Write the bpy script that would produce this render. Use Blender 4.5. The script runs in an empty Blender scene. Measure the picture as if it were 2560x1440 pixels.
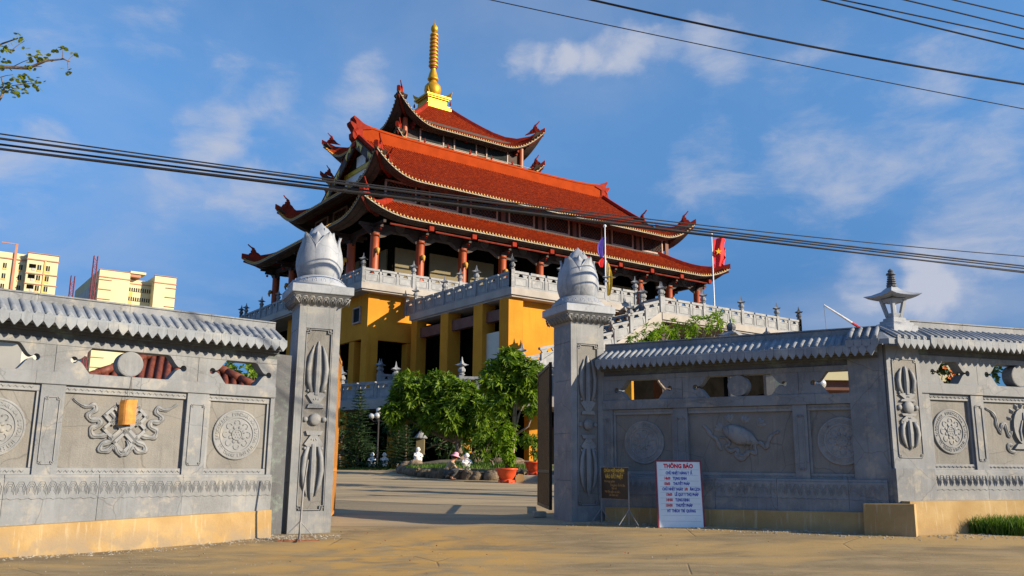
import bpy, math, random
from mathutils import Vector, Matrix, noise
R = math.radians
rnd = random.Random(7)
sc = bpy.context.scene
COL = sc.collection

# ------------------------------------------------------------ camera, sky, sun
PITCH, ROLL, EYE = 11.7, 0.5, 1.4
cd = bpy.data.cameras.new('camera'); cam = bpy.data.objects.new('camera', cd); COL.objects.link(cam)
cd.sensor_width = 36; cd.lens = 36 * 2150 / 2560; cd.clip_end = 5000; cd.clip_start = .1
cam.matrix_world = Matrix.Translation((0, 0, EYE)) @ Matrix.Rotation(R(90 + PITCH), 4, 'X') @ Matrix.Rotation(R(ROLL), 4, 'Z')
sc.camera = cam

SUN_AZ, SUN_EL = 109.0, 22.0          # heading clockwise from +Y
sdir = Vector((math.sin(R(SUN_AZ)) * math.cos(R(SUN_EL)), math.cos(R(SUN_AZ)) * math.cos(R(SUN_EL)), math.sin(R(SUN_EL))))
ld = bpy.data.lights.new('sun', 'SUN'); ld.energy = 4.7; ld.angle = R(.53); ld.color = (1, .83, .60)
lo = bpy.data.objects.new('sun', ld); COL.objects.link(lo); lo.rotation_euler = sdir.to_track_quat('Z', 'Y').to_euler()

sc.view_settings.view_transform = 'Standard'; sc.view_settings.look = 'None'
sc.view_settings.exposure = 0.85; sc.view_settings.gamma = 1; sc.view_settings.use_curve_mapping = False
sc.render.engine = 'CYCLES'
sc.cycles.max_bounces = 6; sc.cycles.diffuse_bounces = 3; sc.cycles.glossy_bounces = 2; sc.cycles.transparent_max_bounces = 6

world = bpy.data.worlds.new('World'); sc.world = world; world.use_nodes = True
nt = world.node_tree; nt.nodes.clear()
class NG:
    """tiny node graph helper"""
    def __init__(s, t): s.t = t
    def n(s, typ, **kw):
        nd = s.t.nodes.new(typ)
        ins = kw.pop('ins', {})
        for k, v in kw.items(): setattr(nd, k, v)
        for k, v in ins.items(): s.set(nd.inputs[k], v)
        return nd
    def set(s, sock, v):
        if hasattr(v, 'is_output') or isinstance(v, bpy.types.NodeSocket): s.t.links.new(v, sock)
        elif isinstance(v, bpy.types.Node): s.t.links.new(v.outputs[0], sock)
        else:
            if isinstance(v, (tuple, list)) and len(v) == 3 and sock.type == 'RGBA': v = (*v, 1)
            sock.default_value = v
    def math(s, op, a, b=None, c=None, clamp=False):
        nd = s.t.nodes.new('ShaderNodeMath'); nd.operation = op; nd.use_clamp = clamp
        s.set(nd.inputs[0], a)
        if b is not None: s.set(nd.inputs[1], b)
        if c is not None: s.set(nd.inputs[2], c)
        return nd.outputs[0]
    def mix(s, f, a, b, mode='MIX'):
        nd = s.t.nodes.new('ShaderNodeMix'); nd.data_type = 'RGBA'; nd.blend_type = mode
        s.set(nd.inputs[0], f); s.set(nd.inputs[6], a); s.set(nd.inputs[7], b)
        return nd.outputs[2]
    def ramp(s, f, lo, hi, a=0., b=1., smooth=True):
        nd = s.t.nodes.new('ShaderNodeMapRange'); nd.interpolation_type = 'SMOOTHSTEP' if smooth else 'LINEAR'
        s.set(nd.inputs[0], f); nd.inputs[1].default_value = lo; nd.inputs[2].default_value = hi
        nd.inputs[3].default_value = a; nd.inputs[4].default_value = b
        return nd.outputs[0]
    def noise(s, vec, scale, detail=4, rough=.55, dist=0.):
        nd = s.t.nodes.new('ShaderNodeTexNoise'); s.set(nd.inputs['Vector'], vec)
        nd.inputs['Scale'].default_value = scale; nd.inputs['Detail'].default_value = detail
        nd.inputs['Roughness'].default_value = rough; nd.inputs['Distortion'].default_value = dist
        return nd.outputs[0]
    def mapping(s, vec, scale=(1, 1, 1), loc=(0, 0, 0), rot=(0, 0, 0)):
        nd = s.t.nodes.new('ShaderNodeMapping'); s.set(nd.inputs[0], vec)
        nd.inputs[1].default_value = loc; nd.inputs[2].default_value = rot; nd.inputs[3].default_value = scale
        return nd.outputs[0]
g = NG(nt)
sky = g.n('ShaderNodeTexSky', sky_type='NISHITA', sun_disc=False, sun_elevation=R(SUN_EL), sun_rotation=R(SUN_AZ), altitude=0, air_density=1.0, dust_density=.4, ozone_density=3.0)
tc = g.n('ShaderNodeTexCoord'); dv = tc.outputs['Generated']
sep = g.n('ShaderNodeSeparateXYZ', ins={0: dv})
# clouds live on a plane high above: project the direction on it
zz = g.math('MAXIMUM', sep.outputs[2], .02)
zz = g.math('ADD', zz, .16)
px_ = g.math('DIVIDE', sep.outputs[0], zz); py_ = g.math('DIVIDE', sep.outputs[1], zz)
cv = g.n('ShaderNodeCombineXYZ', ins={0: px_, 1: py_, 2: 0.}).outputs[0]
n1 = g.noise(cv, 1.15, 7, .58, .35); n2 = g.noise(g.mapping(cv, loc=(7.3, 2.1, 0)), .55, 3, .5)
n3 = g.noise(g.mapping(dv, scale=(1, 1, 2.2), loc=(3.1, 0, 1.7)), 9., 8, .62, .3)
# (direction, angular radius, weight): where the photograph's cloud banks stand
BLOBS = [((-0.16, .86, .49), .10, .35)]
BLOBS = [((0.0022, 0.8926, 0.4509), 0.0196, 0.7), ((0.0451, 0.8964, 0.441), 0.0217, 0.7), ((0.0695, 0.8921, 0.4464), 0.0217, 0.9), ((0.1179, 0.884, 0.4524), 0.027, 1.0), ((0.1492, 0.8869, 0.4373), 0.0239, 0.6), ((0.2252, 0.8688, 0.441), 0.0348, 0.7), ((0.1823, 0.8711, 0.456), 0.0304, 0.4), ((-0.3372, 0.8709, 0.3575), 0.0348, 1.0), ((-0.1718, 0.8977, 0.4058), 0.0348, 0.9), ((-0.2869, 0.8599, 0.4223), 0.0391, 0.6), ((-0.259, 0.9074, 0.3309), 0.0652, 0.65), ((-0.4916, 0.8261, 0.2755), 0.0478, 1.0), ((-0.3667, 0.8867, 0.2815), 0.0391, 0.8), ((-0.2809, 0.9185, 0.2785), 0.0391, 0.7), ((-0.4399, 0.7816, 0.4423), 0.0739, 0.6), ((-0.3493, 0.8266, 0.4413), 0.0435, 0.5), ((0.3121, 0.8614, 0.4008), 0.0304, 0.4), ((0.4537, 0.8203, 0.3483), 0.0652, 0.45), ((0.2231, 0.9159, 0.3337), 0.0478, 0.28), ((0.2947, 0.9063, 0.303), 0.087, 0.3), ((0.4242, 0.8516, 0.3079), 0.1043, 0.25), ((0.1679, 0.9395, 0.2985), 0.0348, 0.3), ((0.3713, 0.9067, 0.1999), 0.0217, 0.6), ((0.4456, 0.8767, 0.1813), 0.0261, 0.9), ((0.4287, 0.8872, 0.1704), 0.0522, 0.4), ((0.4919, 0.8359, 0.2435), 0.0565, 0.4), ((0.2119, 0.934, 0.2877), 0.0478, 0.3), ((0.493, 0.8438, 0.2122), 0.0522, 0.4), ((0.3342, 0.8937, 0.2992), 0.0522, 0.4), ((0.0948, 0.8723, 0.4798), 0.1304, 0.2), ((0.378, 0.8176, 0.4344), 0.1304, 0.2)]
acc = None
wob = g.n('ShaderNodeTexNoise', ins={'Vector': dv, 'Scale': 5.5, 'Detail': 6, 'Roughness': .6}).outputs['Color']
wv = g.n('ShaderNodeVectorMath', operation='MULTIPLY_ADD', ins={0: wob, 1: (.15, .15, .10), 2: dv}).outputs[0]
wv = g.n('ShaderNodeVectorMath', operation='ADD', ins={0: wv, 1: (-.075, -.075, -.05)}).outputs[0]
wv = g.n('ShaderNodeVectorMath', operation='NORMALIZE', ins={0: wv}).outputs[0]
for d, rad, w in BLOBS:
    dt = g.n('ShaderNodeVectorMath', operation='DOT_PRODUCT', ins={0: wv, 1: d}).outputs['Value']
    b = g.ramp(dt, math.cos(rad * 1.7), 1., 0., w)
    acc = b if acc is None else g.math('ADD', acc, b)
wisp = g.ramp(g.math('ADD', g.math('MULTIPLY', n1, .62), g.math('MULTIPLY', n2, .38)), .43, .70, 0., .40)
puff = g.ramp(g.math('ADD', acc, g.math('MULTIPLY', g.math('SUBTRACT', n3, .5), 2.6)), .40, 1.75, 0., .82)
puff = g.math('MULTIPLY', puff, g.ramp(acc, .02, .3))
mask = g.math('ADD', wisp, puff, clamp=True)
tint = g.mix(g.ramp(sep.outputs[2], .06, .46), (.20, .41, .72), (.88, 1.26, 1.50))
skyc = g.mix(1., sky.outputs[0], tint, 'MULTIPLY')
lum = g.mix(1., skyc, (.0, .0, .0), 'MIX')
cloudc = g.n('ShaderNodeRGB'); cloudc.outputs[0].default_value = (3.8, 4.1, 5.0, 1)
skymix = g.mix(mask, skyc, cloudc.outputs[0])
bg = g.n('ShaderNodeBackground', ins={0: skymix, 1: .075})
g.n('ShaderNodeOutputWorld', ins={0: bg.outputs[0]})

# ------------------------------------------------------------ materials
M = {}
def newmat(name):
    m = bpy.data.materials.new(name); m.use_nodes = True; t = m.node_tree; t.nodes.clear(); G = NG(t)
    b = t.nodes.new('ShaderNodeBsdfPrincipled'); o = t.nodes.new('ShaderNodeOutputMaterial'); t.links.new(b.outputs[0], o.inputs[0])
    M[name] = m
    return G, b
def plain(name, c, rough=.7, var=.18, scale=4., bump=.0, bscale=40., metal=0., spec=.4, c2=None, dist=.01):
    G, b = newmat(name)
    co = G.n('ShaderNodeNewGeometry').outputs['Position']
    a = G.noise(co, scale, 5, .6)
    dark = tuple(x * (1 - var) for x in c); lite = c2 or tuple(min(1, x * (1 + var)) for x in c)
    col = G.mix(G.ramp(a, .35, .65), dark, lite)
    G.set(b.inputs['Base Color'], col)
    b.inputs['Roughness'].default_value = rough; b.inputs['Metallic'].default_value = metal
    b.inputs['Specular IOR Level'].default_value = spec
    if bump:
        bn = G.n('ShaderNodeBump', ins={'Strength': bump, 'Distance': dist, 'Height': G.noise(co, bscale, 5, .65)})
        G.set(b.inputs['Normal'], bn.outputs[0])
    return M[name]
def stone(name, base, pale, patch=.5, crack=True, bump=.5, grain=1.):
    """grey-blue limestone: mottled, with pale lime bloom and thin veins"""
    G, b = newmat(name)
    co = G.n('ShaderNodeNewGeometry').outputs['Position']
    a = G.noise(co, 1.7, 6, .62); f = G.noise(co, 38., 4, .7); st = G.noise(G.mapping(co, scale=(7, 7, .7)), 1.6, 5, .6)
    dark = tuple(x * .72 for x in base); lite = tuple(x * 1.25 for x in base)
    col = G.mix(G.ramp(a, .3, .7), dark, lite)
    col = G.mix(G.ramp(f, .25, .8, 0., .45), col, tuple(x * 1.45 for x in base))
    pm = G.math('MULTIPLY', G.ramp(G.noise(G.mapping(co, loc=(5, 3, 9)), 2.6, 7, .68), .5, .68), patch)
    col = G.mix(pm, col, pale)
    col = G.mix(G.ramp(st, .54, .74, 0., .5), col, tuple(x * 1.55 for x in base))
    st2 = G.noise(G.mapping(co, scale=(11, 11, .55), loc=(3, 1, 2)), 1.5, 5, .65)
    col = G.mix(G.ramp(st2, .55, .72, 0., .5), col, tuple(x * .5 for x in base))
    oi = G.n('ShaderNodeObjectInfo')
    col = G.mix(G.ramp(oi.outputs['Random'], 0, 1, .0, .28, False), col, tuple(x * 1.6 for x in base))
    if crack:
        v = G.n('ShaderNodeTexVoronoi', feature='DISTANCE_TO_EDGE', ins={'Vector': G.mix(.16, co, G.n('ShaderNodeTexNoise', ins={'Scale': 2.3, 'Detail': 5}).outputs['Color']), 'Scale': 1.15})
        col = G.mix(G.ramp(v.outputs[0], 0., .012, .45, 0.), col, tuple(x * .4 for x in base))
    G.set(b.inputs['Base Color'], col); b.inputs['Roughness'].default_value = .62; b.inputs['Specular IOR Level'].default_value = .4
    bn = G.n('ShaderNodeBump', ins={'Strength': bump, 'Distance': .008, 'Height': G.noise(co, 60. * grain, 6, .75)})
    G.set(b.inputs['Normal'], bn.outputs[0])
    return M[name]
stone('stone', (.152, .166, .186), (.40, .36, .28), .5)
stone('stone_dark', (0.0723, 0.0782, 0.0892), (.24, .33, .27), .5, False, .9)
stone('stone_panel', (.150, .148, .142), (.19, .17, .135), .4, True, 1., .8)
stone('stone_carved', (.178, .19, .205), (.38, .35, .28), .45, False, .4)
stone('stone_white', (.25, .275, .315), (.45, .46, .46), .3, True, .25)
stone('stone_cap', (0.1762, 0.1999, 0.2332), (.44, .42, .36), .45, False, .6)
stone('stone_rail', (0.1955, 0.2082, 0.2253), (.5, .48, .44), .4, False, .3)
plain('concrete_slab', (.34, .315, .29), .8, .12, .7, .3)
# ochre render of the plinth with runs and damp at the foot
G, b = newmat('ochre_render')
co = G.n('ShaderNodeNewGeometry').outputs['Position']
col = G.mix(G.ramp(G.noise(co, 1.4, 6, .65), .35, .7), (.33, .215, .085), (.42, .295, .135))
col = G.mix(G.ramp(G.noise(G.mapping(co, scale=(9, 9, .5)), 1.7, 4, .6), .55, .7, 0., .5), col, (.52, .43, .28))
sp = G.n('ShaderNodeSeparateXYZ', ins={0: co})
col = G.mix(G.math('MULTIPLY', G.ramp(sp.outputs[2], .05, .5, 1., 0.), G.ramp(G.noise(co, 2.6, 6, .65), .36, .58)), col, (.27, .21, .14))
G.set(b.inputs['Base Color'], col); b.inputs['Roughness'].default_value = .9
G.set(b.inputs['Normal'], G.n('ShaderNodeBump', ins={'Strength': .5, 'Distance': .01, 'Height': G.noise(co, 30., 6, .7)}).outputs[0])
# roof tile field: courses across the slope, object space of the roof (z = height)
def tilemat(name, c1, c2, course=.34):
    G, b = newmat(name)
    tco = G.n('ShaderNodeTexCoord').outputs['Object']; s_ = G.n('ShaderNodeSeparateXYZ', ins={0: tco})
    fr = G.math('FRACT', G.math('DIVIDE', s_.outputs[2], course * .5))
    col = G.mix(G.ramp(G.noise(tco, 3.2, 6, .85), .38, .62), c1, c2)
    col = G.mix(G.ramp(G.noise(G.mapping(tco, scale=(3.3, 3.3, 6)), 1., 2, .5), .35, .65, 0., .55), col, tuple(x * .5 for x in c1))
    col = G.mix(G.ramp(G.noise(G.mapping(tco, scale=(1.4, 1.4, .35)), .8, 6, .7), .48, .72, 0., .6), col, tuple(x * .62 for x in c1))
    G.set(b.inputs['Base Color'], col); b.inputs['Roughness'].default_value = .75; b.inputs['Specular IOR Level'].default_value = .1
    G.set(b.inputs['Normal'], G.n('ShaderNodeBump', ins={'Strength': 1., 'Distance': .06, 'Height': fr}).outputs[0])
tilemat('red_tile', (.19, .016, .003), (.37, .045, .006))
plain('ridge_orange', (.30, .042, .008), .9, .1, .8, .15, 20., 0, .06)
plain('red_trim', (.24, .022, .01), .75, .2, 2., 0, 10, 0, .1)
plain('red_brown', (.17, .03, .02), .75, .25, 2., 0, 10, 0, .1)
plain('brown_wood', (.035, .018, .015), .7, .3, 2.)
plain('brown_soffit', (.07, .05, .042), .8, .25, 1.2)
plain('pink_soffit', (.42, .17, .11), .8, .15, 1.)
plain('drip_white', (.36, .33, .27), .8, .2, 6., 0, 10, 0, .1)
plain('gold_tile', (.46, .24, .04), .5, .25, 30., 0, 10, 0, .2)
plain('gold', (.55, .30, .02), .45, .12, 6., .0, 40., .5, .3)
plain('gold_groove', (.45, .10, .02), .5, .2, 6.)
plain('gold_paint', (.62, .44, .05), .5, .3, 9.)
plain('column_orange', (.34, .06, .013), .5, .12, 1.)
G, b = newmat('yellow_render')
co = G.n('ShaderNodeNewGeometry').outputs['Position']
col = G.mix(G.ramp(G.noise(co, .5, 5, .6), .3, .7), (.52, .215, .026), (.61, .27, .032))
col = G.mix(G.ramp(G.noise(G.mapping(co, scale=(2.4, 2.4, .16)), 1.1, 6, .65), .52, .75, 0., .45), col, (.30, .13, .02))
col = G.mix(G.ramp(G.noise(co, 2.3, 6, .7), .58, .75, 0., .3), col, (.66, .34, .07))
G.set(b.inputs['Base Color'], col); b.inputs['Roughness'].default_value = .88; b.inputs['Specular IOR Level'].default_value = .05
plain('cream_wall', (.17, .145, .085), .8, .1, .6)
plain('painted_shade', (.005, .0045, .004), .95, .3, 1., 0, 10, 0, .02)  # near-black base colour stands in for deep shade in galleries and openings
plain('brown_beam', (.13, .055, .04), .7, .2, 1.)
plain('white_panel', (.55, .54, .47), .8, .05, 1.)
plain('glass_dark', (.02, .026, .03), .6, .2, 2., 0, 10, 0, .02)
plain('window_frame', (.36, .25, .22), .6, .15, 3.)
plain('tower_cream', (.58, .53, .34), .9, .05, .15, 0, 10, 0, .05)
plain('tower_trim', (.42, .20, .13), .8, .1, .3)
plain('tower_ochre', (.62, .42, .14), .8, .1, .3)
plain('tower_grey', (.45, .45, .42), .85, .1, .3)
plain('hoist_red', (.20, .05, .07), .6, .2, 2.)
plain('clay_tile', (.13, .034, .018), .6, .3, 9., .4, 30.)
plain('bark', (.16, .12, .09), .9, .35, 14., .8, 30.)
plain('bark_pale', (.30, .24, .18), .9, .3, 10., .6, 30.)
def leafmat(name, c1, c2, tr=.35, scale=3.):
    G, b = newmat(name)
    t = G.t
    co = G.n('ShaderNodeNewGeometry').outputs['Position']
    oi = G.noise(co, scale, 3, .8)
    col = G.mix(G.ramp(oi, .35, .65), c1, c2)
    G.set(b.inputs['Base Color'], col); b.inputs['Roughness'].default_value = .55; b.inputs['Specular IOR Level'].default_value = .22
    tl = G.n('ShaderNodeBsdfTranslucent', ins={0: G.mix(1., col, (1.25, 1.35, .5), 'MULTIPLY')})
    ms = G.n('ShaderNodeMixShader', ins={0: tr, 1: b.outputs[0], 2: tl.outputs[0]})
    out = [n_ for n_ in t.nodes if n_.type == 'OUTPUT_MATERIAL'][0]; t.links.new(ms.outputs[0], out.inputs[0])
leafmat('leaf_frangipani', (.04, .095, .009), (.19, .29, .02), .38, 3.)
leafmat('leaf_dark', (.018, .045, .014), (.035, .075, .02), .2)
leafmat('leaf_conifer', (.02, .045, .02), (.045, .08, .03), .15)
leafmat('leaf_bright', (.11, .23, .012), (.24, .34, .02), .4, 8.)
leafmat('leaf_street', (.10, .16, .015), (.26, .26, .03), .4, 12.)
leafmat('grass', (.05, .12, .015), (.12, .2, .03), .3, 8.)
plain('flower_orange', (.85, .20, .03), .6, .4, 20.)
plain('rock', (.16, .125, .09), .9, .4, 3., 1., 12., 0, .3, None, .05)
plain('statue_white', (.72, .71, .70), .5, .1, 8., .2)
plain('pot_red', (.62, .075, .02), .4, .12, 3.)
plain('soil', (.08, .05, .03), .95, .3, 10.)
plain('skin', (.42, .21, .13), .6, .08, 20.)
plain('shirt', (.32, .25, .16), .9, .2, 8.)
plain('trousers', (.06, .065, .07), .9, .2, 10.)
plain('hat_pink', (.75, .35, .45), .8, .12, 14.)
plain('hair', (.02, .015, .012), .6)
plain('gate_brown', (.03, .02, .013), .45, .2, 4., .0, 10., .3)
plain('gate_orange', (.50, .22, .05), .45, .12, 4.)
plain('steel', (.22, .22, .225), .6, .15, 8., 0, 10, .2, .2)
plain('rust', (.25, .10, .05), .8, .3, 12.)
plain('pole_white', (.75, .76, .78), .4, .05, 3.)
plain('lamp_black', (.03, .03, .035), .5, .1, 4.)
plain('glass_globe', (.55, .56, .56), .08, .15, 20., 0, 10, .3, .8)
plain('flag_red', (.72, .015, .02), .7, .1, 3.)
plain('flag_yellow', (.85, .5, .03), .7)
plain('flag_blue', (.06, .03, .32), .7, .2, 3.)
plain('flag_orange', (.8, .2, .03), .7)
plain('cable_black', (.018, .018, .022), .5, .1, 5.)
plain('board_white', (.72, .78, .82), .45, .04, 3.)
plain('frame_maroon', (.22, .035, .05), .5, .1, 5.)
plain('ink_red', (.62, .008, .03), .5, .05)
plain('ink_blue', (.012, .03, .38), .5, .05)
plain('ink_line', (.30, .35, .42), .6, .05)
plain('board_black', (.035, .028, .02), .5, .2, 4.)
plain('ink_yellow', (.75, .50, .05), .5, .05)
plain('ink_ochre', (.40, .24, .08), .5, .05)
plain('folder_tan', (.50, .22, .045), .7, .14, 9., .1, 20.)
plain('string', (.2, .18, .15), .9)
plain('barrier_white', (.75, .72, .7), .5)
plain('barrier_red', (.6, .03, .03), .5)
# ground materials
G, b = newmat('road_dusty')
co = G.n('ShaderNodeNewGeometry').outputs['Position']
fine = G.noise(co, 30., 5, .7); mid = G.noise(G.mapping(co, scale=(.7, 1.5, 1)), 1.6, 7, .62, .3)
big = G.noise(G.mapping(co, scale=(.55, 1.3, 1), loc=(2, 5, 0)), .5, 6, .6, .6)
col = G.mix(G.ramp(mid, .35, .68), (.19, .145, .085), (.29, .225, .13))
col = G.mix(G.ramp(big, .44, .6, 0., .8), col, (.38, .26, .11))
sp = G.n('ShaderNodeSeparateXYZ', ins={0: co})
dx = G.math('MULTIPLY', G.math('ADD', sp.outputs[0], 1.6), .42); dy = G.math('MULTIPLY', G.math('ADD', sp.outputs[1], -14.2), .3)
rr = G.math('ADD', G.math('MULTIPLY', dx, dx), G.math('MULTIPLY', dy, dy))
col = G.mix(G.math('MULTIPLY', G.ramp(rr, .1, 1.6, .8, 0.), G.ramp(G.noise(co, 1.3, 5, .6, .5), .38, .6)), col, (.46, .27, .07))
# old tar patches by the left wall, and tyre tracks swinging into the gate
lx = G.math('ADD', sp.outputs[0], G.math('MULTIPLY', sp.outputs[1], -.92)); 
col = G.mix(G.math('MULTIPLY', G.ramp(lx, -19.2, -17.6, .75, 0.), G.ramp(G.noise(G.mapping(co, scale=(.8, .8, 1), rot=(0, 0, .7)), 1.1, 6, .65, .8), .42, .56)), col, (.135, .11, .08))
tr = G.math('ADD', G.math('ADD', sp.outputs[0], 1.2), G.math('MULTIPLY', G.math('POWER', G.math('MAXIMUM', G.math('SUBTRACT', 18., sp.outputs[1]), 0.), 1.6), .11))
for off in (-.85, .85):
    dd = G.math('ABSOLUTE', G.math('SUBTRACT', tr, off)); col = G.mix(G.math('MULTIPLY', G.ramp(dd, .05, .32, .4, 0.), G.ramp(mid, .3, .6)), col, (.20, .16, .10))
v = G.n('ShaderNodeTexVoronoi', feature='DISTANCE_TO_EDGE', ins={'Vector': G.mix(.22, co, G.n('ShaderNodeTexNoise', ins={'Scale': 1.4, 'Detail': 6}).outputs['Color']), 'Scale': .42})
crk = G.math('MULTIPLY', G.ramp(v.outputs[0], 0., .007, .45, 0.), G.ramp(G.noise(co, .7, 3, .5), .45, .55))
col = G.mix(crk, col, (.07, .055, .04))
col = G.mix(G.ramp(fine, .3, .75, 0., .22), col, (.38, .30, .17))
G.set(b.inputs['Base Color'], col); b.inputs['Roughness'].default_value = .92; b.inputs['Specular IOR Level'].default_value = .15
G.set(b.inputs['Normal'], G.n('ShaderNodeBump', ins={'Strength': .45, 'Distance': .014, 'Height': G.math('SUBTRACT', G.math('ADD', fine, G.math('MULTIPLY', mid, 2.)), G.math('MULTIPLY', crk, 2.))}).outputs[0])
G, b = newmat('drive_concrete')
co = G.n('ShaderNodeNewGeometry').outputs['Position']
col = G.mix(G.ramp(G.noise(G.mapping(co, scale=(.3, 1.6, 1)), .8, 6, .6), .35, .65), (.25, .195, .115), (.37, .285, .16))
col = G.mix(G.ramp(G.noise(co, 14., 5, .7), .3, .8, 0., .4), col, (.20, .18, .15))
G.set(b.inputs['Base Color'], col); b.inputs['Roughness'].default_value = .9
G.set(b.inputs['Normal'], G.n('ShaderNodeBump', ins={'Strength': .4, 'Distance': .01, 'Height': G.noise(co, 20., 5, .7)}).outputs[0])
plain('earth', (.13, .11, .07), .95, .35, 1.5, .8, 6.)
plain('concrete_slab2', (.30, .27, .22), .9, .2, 2., .4)

# ------------------------------------------------------------ mesh builder
class MB:
    def __init__(s): s.v = []; s.f = []; s.mt = Matrix.Identity(4)
    def at(s, *loc, rz=0., rx=0., ry=0., sc_=1.):
        s.mt = Matrix.Translation(loc) @ Matrix.Rotation(rz, 4, 'Z') @ Matrix.Rotation(ry, 4, 'Y') @ Matrix.Rotation(rx, 4, 'X') @ Matrix.Scale(sc_, 4); return s
    def add(s, vs, fs):
        o = len(s.v); m = s.mt
        s.v += [tuple(m @ Vector(p)) for p in vs]; s.f += [tuple(i + o for i in f) for f in fs]; return s
    def box(s, x0, x1, y0, y1, z0, z1, top=None, bev=0.):
        """axis box; top=(dx,dy) widens the top"""
        tx, ty = top or (0, 0)
        if bev:
            b = bev
            P = []
            for z, i in ((z0, b), (z0 + b, 0), (z1 - b, 0), (z1, b)):
                P += [(x0 + i, y0 + i, z), (x1 - i, y0 + i, z), (x1 - i, y1 - i, z), (x0 + i, y1 - i, z)]
            F = [(3, 2, 1, 0), (12, 13, 14, 15)]
            for k in range(3):
                for j in range(4): F.append((k * 4 + j, k * 4 + (j + 1) % 4, k * 4 + 4 + (j + 1) % 4, k * 4 + 4 + j))
            return s.add(P, F)
        return s.add([(x0, y0, z0), (x1, y0, z0), (x1, y1, z0), (x0, y1, z0), (x0 - tx, y0 - ty, z1), (x1 + tx, y0 - ty, z1), (x1 + tx, y1 + ty, z1), (x0 - tx, y1 + ty, z1)],
                     [(3, 2, 1, 0), (4, 5, 6, 7), (0, 1, 5, 4), (1, 2, 6, 5), (2, 3, 7, 6), (3, 0, 4, 7)])
    def prism(s, poly, y0, y1, plane='xz'):
        """outline in a plane, extruded"""
        n = len(poly)
        if plane == 'xz': P = [(a, y0, c) for a, c in poly] + [(a, y1, c) for a, c in poly]
        elif plane == 'yz': P = [(y0, a, c) for a, c in poly] + [(y1, a, c) for a, c in poly]
        else: P = [(a, c, y0) for a, c in poly] + [(a, c, y1) for a, c in poly]
        F = [tuple(range(n)), tuple(range(2 * n - 1, n - 1, -1))] + [(i, i + n, (i + 1) % n + n, (i + 1) % n) for i in range(n)]
        return s.add(P, F)
    def lathe(s, prof, n=16, ph=0.):
        P = []; F = []
        for r, z in prof:
            for k in range(n):
                a = ph + 2 * math.pi * k / n; P.append((r * math.cos(a), r * math.sin(a), z))
        for i in range(len(prof) - 1):
            for k in range(n): F.append((i * n + k, i * n + (k + 1) % n, (i + 1) * n + (k + 1) % n, (i + 1) * n + k))
        F.append(tuple(range(n - 1, -1, -1))); F.append(tuple((len(prof) - 1) * n + k for k in range(n)))
        return s.add(P, F)
    def tube(s, pts, rad, n=6, flat=None, cap=True):
        """rad: number or list; flat=(axis vector, factor) squashes the section along that axis"""
        pts = [Vector(p) for p in pts]; N = len(pts)
        rad = rad if isinstance(rad, (list, tuple)) else [rad] * N
        P = []; F = []
        up = None
        for i, p in enumerate(pts):
            t = (pts[min(i + 1, N - 1)] - pts[max(i - 1, 0)])
            if t.length < 1e-9: t = Vector((0, 0, 1))
            t.normalize()
            if flat: u = Vector(flat[0]).normalized()
            else:
                if up is None: up = Vector((0, 0, 1)) if abs(t.z) < .9 else Vector((1, 0, 0))
                u = (up - t * up.dot(t))
                if u.length < 1e-3: u = Vector((1, 0, 0)) - t * t.x
                u.normalize(); up = u
            w = t.cross(u); w = w.normalized() if w.length > 1e-6 else Vector((1, 0, 0))
            for k in range(n):
                a = 2 * math.pi * k / n
                q = p + w * math.cos(a) * rad[i] + u * math.sin(a) * rad[i] * (flat[1] if flat else 1.)
                P.append(tuple(q))
        for i in range(N - 1):
            for k in range(n): F.append((i * n + k, i * n + (k + 1) % n, (i + 1) * n + (k + 1) % n, (i + 1) * n + k))
        if cap: F.append(tuple(range(n - 1, -1, -1))); F.append(tuple((N - 1) * n + k for k in range(n)))
        return s.add(P, F)
    def ball(s, c, r, n=10, m=7, sy=1., sz=1.):
        P = []; F = []
        for j in range(m + 1):
            th = math.pi * j / m
            for k in range(n):
                a = 2 * math.pi * k / n
                P.append((c[0] + r * math.sin(th) * math.cos(a), c[1] + r * math.sin(th) * math.sin(a) * sy, c[2] - r * math.cos(th) * sz))
        for j in range(m):
            for k in range(n): F.append((j * n + k, j * n + (k + 1) % n, (j + 1) * n + (k + 1) % n, (j + 1) * n + k))
        return s.add(P, F)
    def mesh(s, name, mat, smooth=False):
        me = bpy.data.meshes.new(name); me.from_pydata(s.v, [], s.f); me.update()
        me.materials.append(M[mat] if isinstance(mat, str) else mat)
        if smooth: me.polygons.foreach_set('use_smooth', [True] * len(me.polygons))
        me.validate(); return me
    def build(s, name, mat, parent=None, smooth=False, kind=None, loc=None, rz=None):
        return link(s.mesh(name, mat, smooth), name, parent, loc, rz, kind)
def link(me, name, parent=None, loc=None, rz=None, kind=None, mtx=None):
    o = bpy.data.objects.new(name, me); COL.objects.link(o)
    if parent is not None: o.parent = parent
    if loc is not None: o.location = loc
    if rz is not None: o.rotation_euler = (0, 0, rz)
    if mtx is not None: o.matrix_local = mtx
    if kind: o['kind'] = kind
    return o
def tag(o, label=None, cat=None, group=None, kind=None):
    if label: o['label'] = label
    if cat: o['category'] = cat
    if group: o['group'] = group
    if kind: o['kind'] = kind
    return o
def thing(name, label, cat, loc=(0, 0, 0), rz=0., group=None):
    o = bpy.data.objects.new(name, None); COL.objects.link(o); o.location = loc; o.rotation_euler = (0, 0, rz)
    o.empty_display_size = .3
    return tag(o, label, cat, group)
def copy_tree(o, parent=None):
    c = o.copy(); COL.objects.link(c)
    if parent is not None: c.parent = parent
    for ch in list(o.children): copy_tree(ch, c)
    return c
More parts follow.
